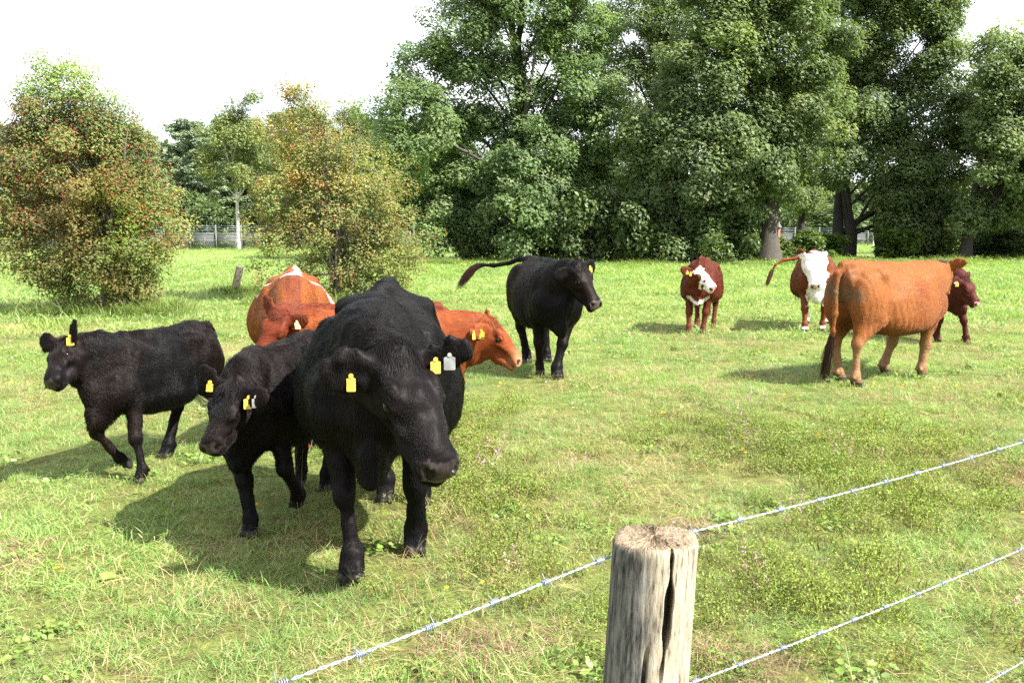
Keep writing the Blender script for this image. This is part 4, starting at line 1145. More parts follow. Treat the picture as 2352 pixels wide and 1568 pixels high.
c = build_cow('calf', dict(s=0.78, calf=0.7, relief=0.5, loc=(-1.02, 7.02), heading=(0.98, 0.05), poll=(-0.17, 7.05, 0.93), muz=(0.08, 7.00, 0.70), U=(0.7, -0.1, 0.7),
    hs=0.82, vox=0.011, coat=coat_red((0.20, 0.050, 0.014), (0.14, 0.032, 0.011), pale=(0.34, 0.14, 0.06)), seed=61, nose=(0.36, 0.17, 0.10), hairs=40000, hair_len=0.014, hair_rad=0.0009, ruffle=0.5, hair_lift=0.22,
    ears={1: (-0.6, 0.6, 0.2), -1: (-0.40, -0.75, -0.50)}, ear_len=0.95,
    tags=[dict(ear=-1, at=0.45, face=(-0.1, -1, 0.05), size=(0.052, 0.06), text='72 686'), dict(ear=-1, at=0.9, face=(0.75, -0.6, 0.1), size=(0.035, 0.05))]))
tag(c, 'chestnut-red calf with only head and neck showing, beyond the big black cow', 'calf', HERD)

c = build_cow('cow', dict(s=0.98, wide=0.98, loc=(0.36, 11.0), heading=(0.22, -0.97), poll=(0.68, 10.15, 1.24), muz=(0.93, 9.92, 0.84), U=(0.4, -0.5, 0.7),
    hs=1.0, vox=0.013, coat=coat_black(0.55), seed=71, dewlap=1, nose=(0.06, 0.045, 0.042),
    feet={'FL': (0.49, 10.32), 'FR': (0.31, 10.6), 'HR': (0.18, 11.55), 'HL': (0.42, 11.6)},
    ears={1: (-0.2, 1.0, 0.0), -1: (-0.1, -0.8, -0.45)}, hairs=35000, hair_len=0.016, hair_rad=0.0013, hair_lift=0.25, ruffle=0.3, tuft=0.06,
    tail=[(0.10, 11.86, 1.25), (-0.05, 11.9, 1.19), (-0.22, 11.92, 1.165), (-0.36, 11.93, 1.17), (-0.45, 11.93, 1.15)], switch_drop=0.45, switch_curl=(0, 0, -0.4), switch_len=0.26, switch_col=(0.03, 0.014, 0.01),
    tags=[dict(ear=1, at=0.55, face=(0.1, -1, 0.1), size=(0.055, 0.065))]))
tag(c, 'black cow swinging its tail out sideways, standing alone in front of the big oak', 'cow', HERD)

c = build_cow('calf', dict(s=0.86, relief=0.5, calf=0.5, wide=1.05, loc=(3.03, 15.30), heading=(-0.30, -0.95), poll=(2.76, 14.55, 1.03), muz=(2.98, 14.36, 0.80), U=(0.1, -0.75, 0.7),
    hs=0.92, vox=0.013, coat=coat_blaze, seed=81, nose=(0.40, 0.25, 0.2),
    feet={'FR': (2.73, 14.80), 'FL': (2.95, 14.80), 'HL': (3.30, 15.7), 'HR': (3.05, 15.8)},
    ears={1: (-0.5, 0.7, 0.3), -1: (-0.6, -0.7, 0.3)}, hairs=20000, hair_len=0.02, hair_rad=0.0014, ruffle=0.5,
    tags=[dict(ear=-1, at=0.5, face=(-0.3, -1, 0.2), size=(0.05, 0.05)), dict(ear=-1, at=0.2, face=(-0.3, -1, 0.2), size=(0.04, 0.06))]))
tag(c, 'dark red calf with a white blaze and white chest, standing alone mid-meadow', 'calf', HERD)

c = build_cow('cow', dict(s=0.95, wide=1.0, loc=(4.95, 15.75), heading=(-0.25, -0.97), relief=0.4, poll=(4.56, 14.72, 1.19), muz=(4.60, 14.50, 0.70), U=(-0.05, -0.8, 0.5),
    hs=0.96, vox=0.014, coat=coat_whiteface, seed=91, nose=(0.45, 0.3, 0.26),
    feet={'FR': (4.60, 15.05), 'FL': (4.92, 15.2), 'HL': (5.35, 16.3), 'HR': (5.05, 16.45)},
    ears={1: (-0.45, 0.85, -0.05), -1: (-0.75, -0.5, 0.25)}, hairs=20000, hair_len=0.018, hair_rad=0.0014, ruffle=0.5,
    tail=[(5.05, 16.6, 1.16), (4.85, 16.6, 1.10), (4.65, 16.55, 1.08), (4.5, 16.5, 1.0), (4.43, 16.5, 0.85)], switch_len=0.2, switch_col=(0.10, 0.05, 0.025)))
tag(c, 'red cow with a white face and chest, half hidden behind the tan cow', 'cow', HERD)

c = build_cow('cow', dict(s=0.97, relief=0.65, hooks=1.35, wide=0.95, loc=(4.02, 10.25), heading=(0.84, 0.54), poll=(4.84, 10.96, 1.20), muz=(5.06, 11.34, 0.98), U=(-0.2, 0.1, 1.0),
    hs=1.0, vox=0.012, coat=coat_tan, seed=101,
    feet={'HR': (3.54, 9.78), 'HL': (3.49, 10.14), 'FR': (4.47, 10.38), 'FL': (4.18, 10.68)},
    ears={1: (-0.3, 1.0, 0.1), -1: (-0.25, -1.0, 0.1)}, hairs=45000, hair_len=0.015, hair_rad=0.0012, hair_lift=0.2, ruffle=0.25, tuft=0.07,
    tail_local=[(-0.80, 0, 1.26), (-0.88, 0, 1.20), (-0.915, -0.01, 1.0), (-0.915, -0.02, 0.78), (-0.92, -0.01, 0.60), (-0.93, 0.01, 0.48)], switch_len=0.34, switch_hairs=900, switch_col=(0.03, 0.015, 0.008),
    tags=[dict(ear=-1, at=0.5, face=(0.95, -0.3, 0.1), size=(0.045, 0.07))]))
tag(c, 'tan cow seen from behind with its tail hanging, largest animal on the right', 'cow', HERD)

c = build_cow('calf', dict(s=0.84, calf=0.4, loc=(6.05, 13.95), heading=(0.30, -0.95), relief=0.5, poll=(6.20, 13.22, 0.93), muz=(6.37, 13.02, 0.60), U=(0.35, -0.6, 0.6),
    hs=0.84, vox=0.014, coat=coat_red((0.066, 0.015, 0.011), (0.045, 0.011, 0.009)), seed=111, nose=(0.45, 0.25, 0.22),
    feet={'FL': (6.40, 13.45), 'FR': (6.12, 13.75), 'HL': (6.15, 14.6), 'HR': (5.88, 14.5)},
    ears={1: (-0.6, 0.75, 0.2), -1: (-0.25, -1.0, 0.05)}, hairs=22000, hair_len=0.022, hair_rad=0.0013, ruffle=0.7,
    tags=[dict(ear=-1, at=0.6, face=(-0.2, -1, 0.1), size=(0.05, 0.06)), dict(ear=-1, at=0.8, face=(-0.1, -0.5, 0.9), size=(0.05, 0.05), grey=True)]))
tag(c, 'dark reddish-brown calf peering out behind the tan cow, at the far right', 'calf', HERD)
# ------------------------------------------------------------------ grass and herbs (scattered tufts)
M_GRASS = foliage_mat('grass_blade', trans=0.36, rough=0.45, spec=0.35, tint=(1.2, 1.25, 0.6), noise_scale=0.55, var=0.22)
M_HERB = foliage_mat('herb_leaf', trans=0.25, rough=0.45, spec=0.4, noise_scale=0.8, var=0.2)
M_STRAW = foliage_mat('dry_straw', trans=0.2, rough=0.6, spec=0.3, tint=(1.1, 1.05, 0.8), noise_scale=0.8, var=0.15)
M_HEATH = foliage_mat('heather_sprig', trans=0.15, rough=0.6, spec=0.25, noise_scale=0.9, var=0.2)
M_PETAL = foliage_mat('petal', trans=0.3, rough=0.6, spec=0.2, tint=(1, 1, 1), var=0.05)

def blades(n, rad, L, W, lean, cols, w, seed, segs=3, curl=0.6, base_dark=0.75):
    """n curved blades -> V,F(tri),col"""
    r_ = np.random.default_rng(seed)
    a = r_.random(n) * 2 * PI; r0 = rad * np.sqrt(r_.random(n))
    base = np.stack([np.cos(a) * r0, np.sin(a) * r0, np.full(n, -0.005)], 1)
    ln = L * (0.45 + 0.8 * r_.random(n)); wd = W * (0.7 + 0.6 * r_.random(n))
    b = r_.random(n) * 2 * PI
    out = np.stack([np.cos(b), np.sin(b), np.zeros(n)], 1)
    tilt = lean * (0.3 + r_.random(n))
    sd = np.stack([-np.sin(b + r_.normal(size=n) * 0.6), np.cos(b + r_.normal(size=n) * 0.6), np.zeros(n)], 1)
    col = palette(n, cols, w, r_, 0.2)
    rows = []
    ts = np.linspace(0, 1, segs + 1)
    V = np.zeros((n, 2 * segs + 1, 3)); C = np.zeros((n, 2 * segs + 1, 3))
    for i, t in enumerate(ts):
        ang = tilt + curl * t * (0.4 + tilt)
        p = base + (out * np.sin(ang)[:, None] + np.array([0, 0, 1.0]) * np.cos(ang)[:, None]) * (ln * t)[:, None]
        p[:, 2] = np.maximum(p[:, 2], 0.004)
        wv = wd * (1 - t ** 1.6) * (0.7 + 0.3 * min(1, t * 4))
        if i < segs:
            V[:, 2 * i] = p - sd * wv[:, None] * 0.5; V[:, 2 * i + 1] = p + sd * wv[:, None] * 0.5
            C[:, 2 * i] = C[:, 2 * i + 1] = col
        else:
            V[:, 2 * i] = p; C[:, 2 * i] = col
    f = []
    for i in range(segs - 1): f += [(2 * i, 2 * i + 1, 2 * i + 3), (2 * i, 2 * i + 3, 2 * i + 2)]
    f.append((2 * segs - 2, 2 * segs - 1, 2 * segs))
    m = 2 * segs + 1
    F = (np.arange(n)[:, None, None] * m + np.array(f)).reshape(-1, 3)
    return V.reshape(-1, 3), F, C.reshape(-1, 3)

def rosette(n, rad, leaf, cols, w, seed, z=0.03, up=1.0):
    r_ = np.random.default_rng(seed)
    a = r_.random(n) * 2 * PI; r0 = rad * np.sqrt(r_.random(n))
    P = np.stack([np.cos(a) * r0, np.sin(a) * r0, z * (0.3 + 1.2 * r_.random(n))], 1)
    nrm = unit(np.stack([np.cos(a) * 0.5, np.sin(a) * 0.5, np.full(n, up)], 1) + r_.normal(size=(n, 3)) * 0.35)
    ax = unit(np.cross(nrm, r_.normal(size=(n, 3)))); sd = np.cross(nrm, ax)
    L = leaf * (0.6 + 0.8 * r_.random((n, 1)))
    V = np.stack([P - ax * L * 0.5, P - ax * L * 0.1 + sd * L * 0.32 + nrm * L * 0.08, P + ax * L * 0.3 + sd * L * 0.22, P + ax * L * 0.5, P + ax * L * 0.3 - sd * L * 0.22, P - ax * L * 0.1 - sd * L * 0.32 + nrm * L * 0.08], 1)
    F = (np.arange(n)[:, None, None] * 6 + np.array([(0, 1, 2), (0, 2, 3), (0, 3, 4), (0, 4, 5)])).reshape(-1, 3)
    return V.reshape(-1, 3), F, np.repeat(palette(n, cols, w, r_, 0.2), 6, axis=0)

def joinc(parts):
    Vs, Fs, Cs, o = [], [], [], 0
    for V, F, C in parts:
        Vs.append(V); Fs.append(F + o); Cs.append(C); o += len(V)
    return np.concatenate(Vs), np.concatenate(Fs), np.concatenate(Cs)

G1 = [(0.180, 0.305, 0.085), (0.235, 0.345, 0.110), (0.140, 0.255, 0.068), (0.380, 0.390, 0.190), (0.50, 0.44, 0.28)]
def proto(name, parts, mat):
    V, F, C = joinc(parts)
    return bpy.data.objects.new(name, np_mesh(name, V, F, mat, C))

GRASS = [proto('tuft', [blades(120, 0.17, 0.085, 0.0042, 0.75, G1, [4, 3, 3, 1.2, 0.7], 200 + i)], M_GRASS) for i in range(4)]
GRASS += [proto('tuft', [blades(70, 0.10, 0.15, 0.0048, 0.55, G1, [4, 3, 3, 1.0, 0.4], 210 + i, curl=0.9)], M_GRASS) for i in range(2)]
GRASS += [proto('tuft', [blades(110, 0.20, 0.06, 0.004, 1.0, G1, [3, 4, 2, 2.0, 1.2], 220 + i)], M_GRASS) for i in range(2)]
FARG = [proto('tuft', [blades(60, 0.34, 0.11, 0.016, 0.7, G1, [4, 4, 3, 1.6, 0.7], 230 + i, segs=2)], M_GRASS) for i in range(3)]
STRAW = [proto('straw', [blades(46, 0.16, 0.12, 0.0028, 1.25, [(0.36, 0.29, 0.15), (0.30, 0.22, 0.11), (0.42, 0.36, 0.22)], [2, 2, 1], 240 + i, curl=0.5)], M_STRAW) for i in range(3)]
SEED = [proto('seed_stalk', [blades(5, 0.06, 0.42, 0.0026, 0.14, [(0.34, 0.30, 0.15), (0.25, 0.26, 0.10)], [2, 1], 250 + i, segs=4, curl=0.4)], M_STRAW) for i in range(3)]
HERB = [proto('herb', [rosette(34, 0.13, 0.034, [(0.16, 0.26, 0.055), (0.20, 0.29, 0.065), (0.12, 0.20, 0.045)], [3, 2, 2], 260 + i, 0.035)], M_HERB) for i in range(3)]
HERB += [proto('herb', [rosette(9, 0.09, 0.085, [(0.17, 0.26, 0.06), (0.20, 0.28, 0.07)], [1, 1], 266 + i, 0.03, 0.8)], M_HERB) for i in range(2)]
def heather_parts(seed, pink):
    r_ = np.random.default_rng(seed); ps = []
    ps.append(blades(60, 0.12, 0.10, 0.006, 0.5, [(0.12, 0.155, 0.028), (0.15, 0.18, 0.038), (0.15, 0.11, 0.05)], [3, 2, 1.2], seed, segs=2))
    n = 200
    a = r_.random(n) * 2 * PI; r0 = 0.13 * np.sqrt(r_.random(n))
    P = np.stack([np.cos(a) * r0, np.sin(a) * r0, 0.02 + 0.09 * r_.random(n)], 1)
    d = unit(r_.normal(size=(n, 3)) + (0, 0, 0.8)); ax = unit(np.cross(d, r_.normal(size=(n, 3)))); sd = np.cross(d, ax); L = 0.012
    V = np.stack([P - ax * L * 0.5, P + sd * L * 0.25, P + ax * L * 0.5, P - sd * L * 0.25], 1)
    F = (np.arange(n)[:, None, None] * 4 + np.array([(0, 1, 2), (0, 2, 3)])).reshape(-1, 3)
    ps.append((V.reshape(-1, 3), F, np.repeat(palette(n, [(0.17, 0.235, 0.038), (0.21, 0.27, 0.05), (0.12, 0.175, 0.032)], [3, 2, 2], r_), 4, axis=0)))
    if pink:
        for k in range(pink):
            b = np.array([*(r_.normal(size=2) * 0.06), 0.05]); h = 0.10 + 0.07 * r_.random(); ln = r_.normal(size=2) * 0.03
            m = 26; t = r_.random(m)
            P = np.stack([b[0] + ln[0] * t, b[1] + ln[1] * t, b[2] + 0.04 + h * t], 1) + r_.normal(size=(m, 3)) * 0.004
            d = unit(r_.normal(size=(m, 3))); ax = unit(np.cross(d, r_.normal(size=(m, 3)))); sd = np.cross(d, ax); L = 0.010
            V = np.stack([P - ax * L * 0.5, P + sd * L * 0.4, P + ax * L * 0.5, P - sd * L * 0.4], 1)
            F = (np.arange(m)[:, None, None] * 4 + np.array([(0, 1, 2), (0, 2, 3)])).reshape(-1, 3)
            ps.append((V.reshape(-1, 3), F, np.repeat(palette(m, [(0.42, 0.20, 0.38), (0.45, 0.30, 0.36), (0.36, 0.25, 0.17)], [2, 2, 1.5], r_), 4, axis=0)))
    return ps
HEATH = [proto('heather', heather_parts(280 + i, 0), M_HEATH) for i in range(3)] + [proto('heather', heather_parts(290 + i, 4), M_HEATH) for i in range(2)]
def flower_parts(seed, col, n=3, h=0.10, r=0.011):
    r_ = np.random.default_rng(seed); ps = [blades(n, 0.03, h, 0.002, 0.15, [(0.12, 0.18, 0.03)], [1], seed)]
    for k in range(n):
        c = np.array([*(r_.normal(size=2) * 0.05), h * (0.8 + 0.4 * r_.random())]); up = unit(np.array([*(r_.normal(size=2) * 0.4), 1.0]))
        a1 = unit(np.cross(up, (1, 0.2, 0))); a2 = np.cross(up, a1); m = 9
        ring = np.array([c + r * (math.cos(2 * PI * i / m) * a1 + math.sin(2 * PI * i / m) * a2) * (1 if i % 2 else 0.8) + up * 0.003 for i in range(m)])
        V = np.concatenate([[c], ring]); F = np.array([(0, 1 + i, 1 + (i + 1) % m) for i in range(m)])
        ps.append((V, F, np.tile(np.array(col), (m + 1, 1))))
    return ps
YEL = [proto('flower', flower_parts(300 + i, (0.75, 0.50, 0.02)), M_PETAL) for i in range(2)]
PNK = [proto('flower', flower_parts(304 + i, (0.55, 0.28, 0.42), 2, 0.09, 0.010), M_PETAL) for i in range(2)]

def scatter(name, protos, pts, scale, label, cat, tilt=0.12, zs=None, wts=None):
    n = len(pts); r_ = np.random.default_rng(len(name) + n)
    me = bpy.data.meshes.new(name)
    me.vertices.add(n); me.vertices.foreach_set('co', np.asarray(pts, np.float32).ravel())
    a = me.attributes.new('rot', 'FLOAT_VECTOR', 'POINT')
    R = np.stack([r_.normal(size=n) * tilt, r_.normal(size=n) * tilt, r_.random(n) * 2 * PI], 1).astype(np.float32)
    a.data.foreach_set('vector', R.ravel())
    a = me.attributes.new('siz', 'FLOAT_VECTOR', 'POINT')
    sc = np.asarray(scale, np.float32); zz = sc if zs is None else np.asarray(zs, np.float32)
    a.data.foreach_set('vector', np.stack([sc, sc, zz], 1).astype(np.float32).ravel())
    a = me.attributes.new('pick', 'INT', 'POINT')
    w = np.ones(len(protos)) if wts is None else np.asarray(wts, float)
    a.data.foreach_set('value', r_.choice(len(protos), n, p=w / w.sum()).astype(np.int32))
    o = mesh_obj(name, me)
    ng = bpy.data.node_groups.new(name + '_scatter', 'GeometryNodeTree')
    ng.interface.new_socket('Geometry', in_out='INPUT', socket_type='NodeSocketGeometry')
    ng.interface.new_socket('Geometry', in_out='OUTPUT', socket_type='NodeSocketGeometry')
    N_, L_ = ng.nodes, ng.links
    gi = N_.new('NodeGroupInput'); go = N_.new('NodeGroupOutput')
    iop = N_.new('GeometryNodeInstanceOnPoints'); iop.inputs['Pick Instance'].default_value = True
    jn = N_.new('GeometryNodeJoinGeometry')
    for p in reversed(protos):
        oi = N_.new('GeometryNodeObjectInfo'); oi.inputs['Object'].default_value = p
        g2 = N_.new('GeometryNodeGeometryToInstance')
        L_.new(oi.outputs['Geometry'], g2.inputs[0]); L_.new(g2.outputs[0], jn.inputs[0])
    def att(nm, ty):
        nd = N_.new('GeometryNodeInputNamedAttribute'); nd.data_type = ty; nd.inputs['Name'].default_value = nm; return nd.outputs['Attribute']
    L_.new(gi.outputs[0], iop.inputs['Points']); L_.new(jn.outputs[0], iop.inputs['Instance'])
    L_.new(att('pick', 'INT'), iop.inputs['Instance Index'])
    L_.new(att('rot', 'FLOAT_VECTOR'), iop.inputs['Rotation']); L_.new(att('siz', 'FLOAT_VECTOR'), iop.inputs['Scale'])
    L_.new(iop.outputs[0], go.inputs[0])
    md = o.modifiers.new('scatter', 'NODES'); md.node_group = ng
    tag(o, label, cat, kind='stuff')
    return o

def region(n, y0, y1, r_, wide=0.72, pad=1.2, xl=None):
    """points spread evenly over the part of the meadow between two distances"""
    out = []
    while sum(len(q) for q in out) < n:
        y = y0 + (y1 - y0) * r_.random(n * 2); x = (r_.random(n * 2) * 2 - 1) * (wide * y1 + pad)
        k = np.abs(x) < wide * y + pad
        out.append(np.stack([x[k], y[k], np.zeros(k.sum())], 1))
    return np.concatenate(out)[:n]

def noise2(P, s, seed): return sines(np.stack([P[:, 0], P[:, 1], np.zeros(len(P))], 1), s, seed)

gr = np.random.default_rng(1234)
def heathy(P):      # the heathery patch on the right in front
    return smooth01((P[:, 0] + 0.35 * (P[:, 1] - 3) + 0.3) / 1.2) * smooth01((9.5 - P[:, 1]) / 2.5) * smooth01(0.55 + 0.7 * noise2(P, 1.3, 4))
P1 = region(15000, 1.0, 15.0, gr)
hz_ = heathy(P1)
bare = smooth01((noise2(P1, 2.3, 33) - 0.35) / 0.5) * smooth01((P1[:, 0] + 0.6 * (P1[:, 1] - 3) + 1.2) / 2.0)
k1 = gr.random(len(P1)) > np.maximum(0.35 * hz_, 0.75 * bare)
P1 = P1[k1]
s1 = (0.52 + 0.4 * gr.random(len(P1))) * (1 + 0.28 * noise2(P1, 1.1, 8)) * (1 - 0.3 * heathy(P1)); s1 = np.clip(s1, 0.32, 1.5)
scatter('meadow_grass', GRASS, P1, np.clip(s1, 0.7, 1.5), 'short green meadow grass around the herd and the fence', 'grass', zs=s1, wts=[3, 3, 3, 3, 0.5, 0.5, 3, 3])
P2 = region(13000, 14.0, 46.0, gr, wide=0.68)
s2 = 0.85 + 0.5 * gr.random(len(P2))
scatter('distant_grass', FARG, P2, s2 * (0.7 + P2[:, 1] / 40), 'green grass of the far meadow up to the trees', 'grass', zs=s2 * (0.85 + 0.25 * noise2(P2, 0.5, 3)))
P3 = region(9000, 45.0, 95.0, gr, wide=0.62)
scatter('far_field_grass', FARG, P3, 1.8 + gr.random(len(P3)), 'pale grass of the field beyond the trees and along the mesh fence', 'grass', zs=0.8 + 0.5 * gr.random(len(P3)))
P4 = region(8500, 1.5, 16.0, gr)
P4 = P4[gr.random(len(P4)) < smooth01(0.45 + 0.8 * noise2(P4, 1.6, 9))]
scatter('dry_straw', STRAW, P4, 0.7 + 0.6 * gr.random(len(P4)), 'dead straw-coloured stems lying in the grass', 'straw', tilt=0.2)
P5 = region(2600, 1.5, 14.0, gr)
P5 = P5[gr.random(len(P5)) < smooth01(0.35 + 0.8 * noise2(P5, 1.2, 15))]
scatter('low_herbs', HERB, P5, 0.55 + 0.5 * gr.random(len(P5)), 'low clover and broad-leaved weeds among the grass', 'weeds', wts=[3, 3, 3, 0.25, 0.25])
P6 = region(9000, 1.5, 10.0, gr)
P6 = P6[gr.random(len(P6)) < 0.5 * heathy(P6)]
scatter('heather', HEATH, P6, 0.7 + 0.6 * gr.random(len(P6)), 'low heather with a few pink sprigs on the near right', 'heather', wts=[4, 4, 4, 0.12, 0.12])
P7 = region(420, 2.5, 30.0, gr)
scatter('seed_stalks', SEED, P7, 0.5 + 0.6 * gr.random(len(P7)), 'thin pale seed stalks standing above the grass', 'grass', tilt=0.1)
P8 = region(130, 4.0, 16.0, gr)
scatter('yellow_flowers', YEL, P8, 0.8 + 0.6 * gr.random(len(P8)), 'tiny yellow flowers dotted through the meadow', 'flowers')
P9 = region(70, 4.0, 16.0, gr)
scatter('pink_flowers', PNK, P9, 0.8 + 0.6 * gr.random(len(P9)), 'tiny pale pink clover heads dotted through the meadow', 'flowers')

# rank growth at the foot of the trees
TALL = [proto('tall_tuft', [blades(60, 0.40, 0.62, 0.020, 0.45, [(0.15, 0.23, 0.06), (0.20, 0.27, 0.075), (0.11, 0.18, 0.05), (0.30, 0.28, 0.13)], [3, 3, 2, 0.8], 330 + i, segs=2, curl=0.7)], M_GRASS) for i in range(3)]
n = 1500
tp = np.stack([-4 + 36 * gr.random(n), np.zeros(n), np.zeros(n)], 1)
tp[:, 1] = 42.3 + 0.09 * np.abs(tp[:, 0] - 6) + 1.2 * np.sin(tp[:, 0] * 0.9) + 5.0 * gr.random(n) ** 1.6
scatter('tall_grass', TALL, tp, 0.8 + 0.6 * gr.random(n), 'rank tall grass and weeds along the foot of the trees', 'grass', zs=np.clip(0.15 + 0.4 * gr.random(n) + 0.4 * noise2(tp, 0.9, 6), 0.12, 1.1))
n = 260
tp = np.stack([-8.9 + 2.6 * gr.random(n), 17.6 + 1.5 * gr.random(n), np.zeros(n)], 1)
tp = np.concatenate([tp, np.stack([-5.6 + 3.4 * gr.random(n), 20.6 + 1.6 * gr.random(n), np.zeros(n)], 1), np.stack([-7.4 + 1.0 * gr.random(60), 23.6 + 0.7 * gr.random(60), np.zeros(60)], 1)])
scatter('bramble_grass', TALL + HERB[:2], tp, 0.5 + 0.3 * gr.random(len(tp)), 'longer grass and weeds around the hawthorn stems and the old post', 'grass', zs=0.35 + 0.4 * gr.random(len(tp)))

# patches of dead brown heather and trodden thatch
DEAD = [proto('dead_sprig', [blades(70, 0.10, 0.055, 0.0028, 1.1, [(0.26, 0.17, 0.11), (0.20, 0.12, 0.08), (0.34, 0.26, 0.18)], [3, 2, 1], 350 + i, segs=2)], M_STRAW) for i in range(2)]
spots = [(0.74, 3.40, 0.20), (4.1, 9.0, 0.5), (3.2, 6.2, 0.3), (0.9, 5.0, 0.25), (2.6, 4.4, 0.3), (-0.1, 3.5, 0.25), (1.9, 7.3, 0.4), (4.6, 7.4, 0.4), (2.3, 3.4, 0.3), (-2.6, 4.6, 0.25), (3.6, 5.2, 0.35), (8.2, 26.0, 1.2), (5.6, 25.0, 0.9)]
dp = np.concatenate([np.stack([x + r0 * gr.normal(size=60) * 0.6, y + r0 * gr.normal(size=60) * 0.5, np.full(60, 0.004)], 1) for x, y, r0 in spots])
scatter('dead_heather', DEAD, dp, 0.7 + 0.6 * gr.random(len(dp)), 'brown patches of dead heather and trodden thatch', 'heather', tilt=0.25)
# ------------------------------------------------------------------ the near fence: post and barbed wires
def wood_mat():
    t = NT('weathered_post')
    tc = t.new('ShaderNodeTexCoord')
    mp = t.new('ShaderNodeMapping'); mp.inputs['Scale'].default_value = (7.0, 7.0, 1.0)
    t.link(tc.outputs['Object'], mp.inputs['Vector'])
    n1 = t.new('ShaderNodeTexNoise', Scale=14.0, Detail=9.0, Roughness=0.72); t.link(mp.outputs['Vector'], n1.inputs['Vector'])
    n2 = t.new('ShaderNodeTexNoise', Scale=7.0, Detail=4.0); t.link(tc.outputs['Object'], n2.inputs['Vector'])
    n3 = t.new('ShaderNodeTexNoise', Scale=26.0, Detail=6.0); t.link(mp.outputs['Vector'], n3.inputs['Vector'])
    r1 = t.ramp(n1.outputs['Fac'], [(0.34, (0.05, 0.043, 0.034)), (0.43, (0.25, 0.215, 0.16)), (0.62, (0.42, 0.375, 0.29))])
    r2 = t.ramp(n1.outputs['Fac'], [(0.38, (0.025, 0.025, 0.024)), (0.60, (0.17, 0.165, 0.15))])
    sp = t.new('ShaderNodeSeparateXYZ'); t.link(tc.outputs['Object'], sp.inputs['Vector'])
    ad = t.new('ShaderNodeMath', operation='MULTIPLY_ADD'); ad.inputs[1].default_value = -7.0; ad.inputs[2].default_value = -0.12
    t.link(sp.outputs['X'], ad.inputs[0])
    ad2 = t.new('ShaderNodeMath', operation='ADD'); t.link(ad.outputs[0], ad2.inputs[0]); t.link(n2.outputs['Fac'], ad2.inputs[1])
    rr = t.ramp(ad2.outputs[0], [(0.40, (0, 0, 0)), (0.62, (1, 1, 1))])
    c = t.mix(rr.outputs['Color'], r1.outputs['Color'], r2.outputs['Color'])
    at = t.new('ShaderNodeAttribute', attribute_name='endgrain')
    top = t.ramp(n3.outputs['Fac'], [(0.3, (0.10, 0.075, 0.050)), (0.6, (0.29, 0.225, 0.155))])
    c2 = t.mix(at.outputs['Fac'], c.outputs['Color'], top.outputs['Color'])
    b = t.new('ShaderNodeBsdfPrincipled', Roughness=0.9); b.inputs['Specular IOR Level'].default_value = 0.15
    t.link(c2.outputs['Color'], b.inputs['Base Color'])
    bp = t.new('ShaderNodeBump', Strength=0.9, Distance=0.006); t.link(n1.outputs['Fac'], bp.inputs['Height'])
    bp2 = t.new('ShaderNodeBump', Strength=0.5, Distance=0.002); t.link(n3.outputs['Fac'], bp2.inputs['Height'])
    t.link(bp.outputs['Normal'], bp2.inputs['Normal']); t.link(bp2.outputs['Normal'], b.inputs['Normal'])
    t.link(b.outputs['BSDF'], t.out.inputs['Surface'])
    return t.m
M_POST = wood_mat()

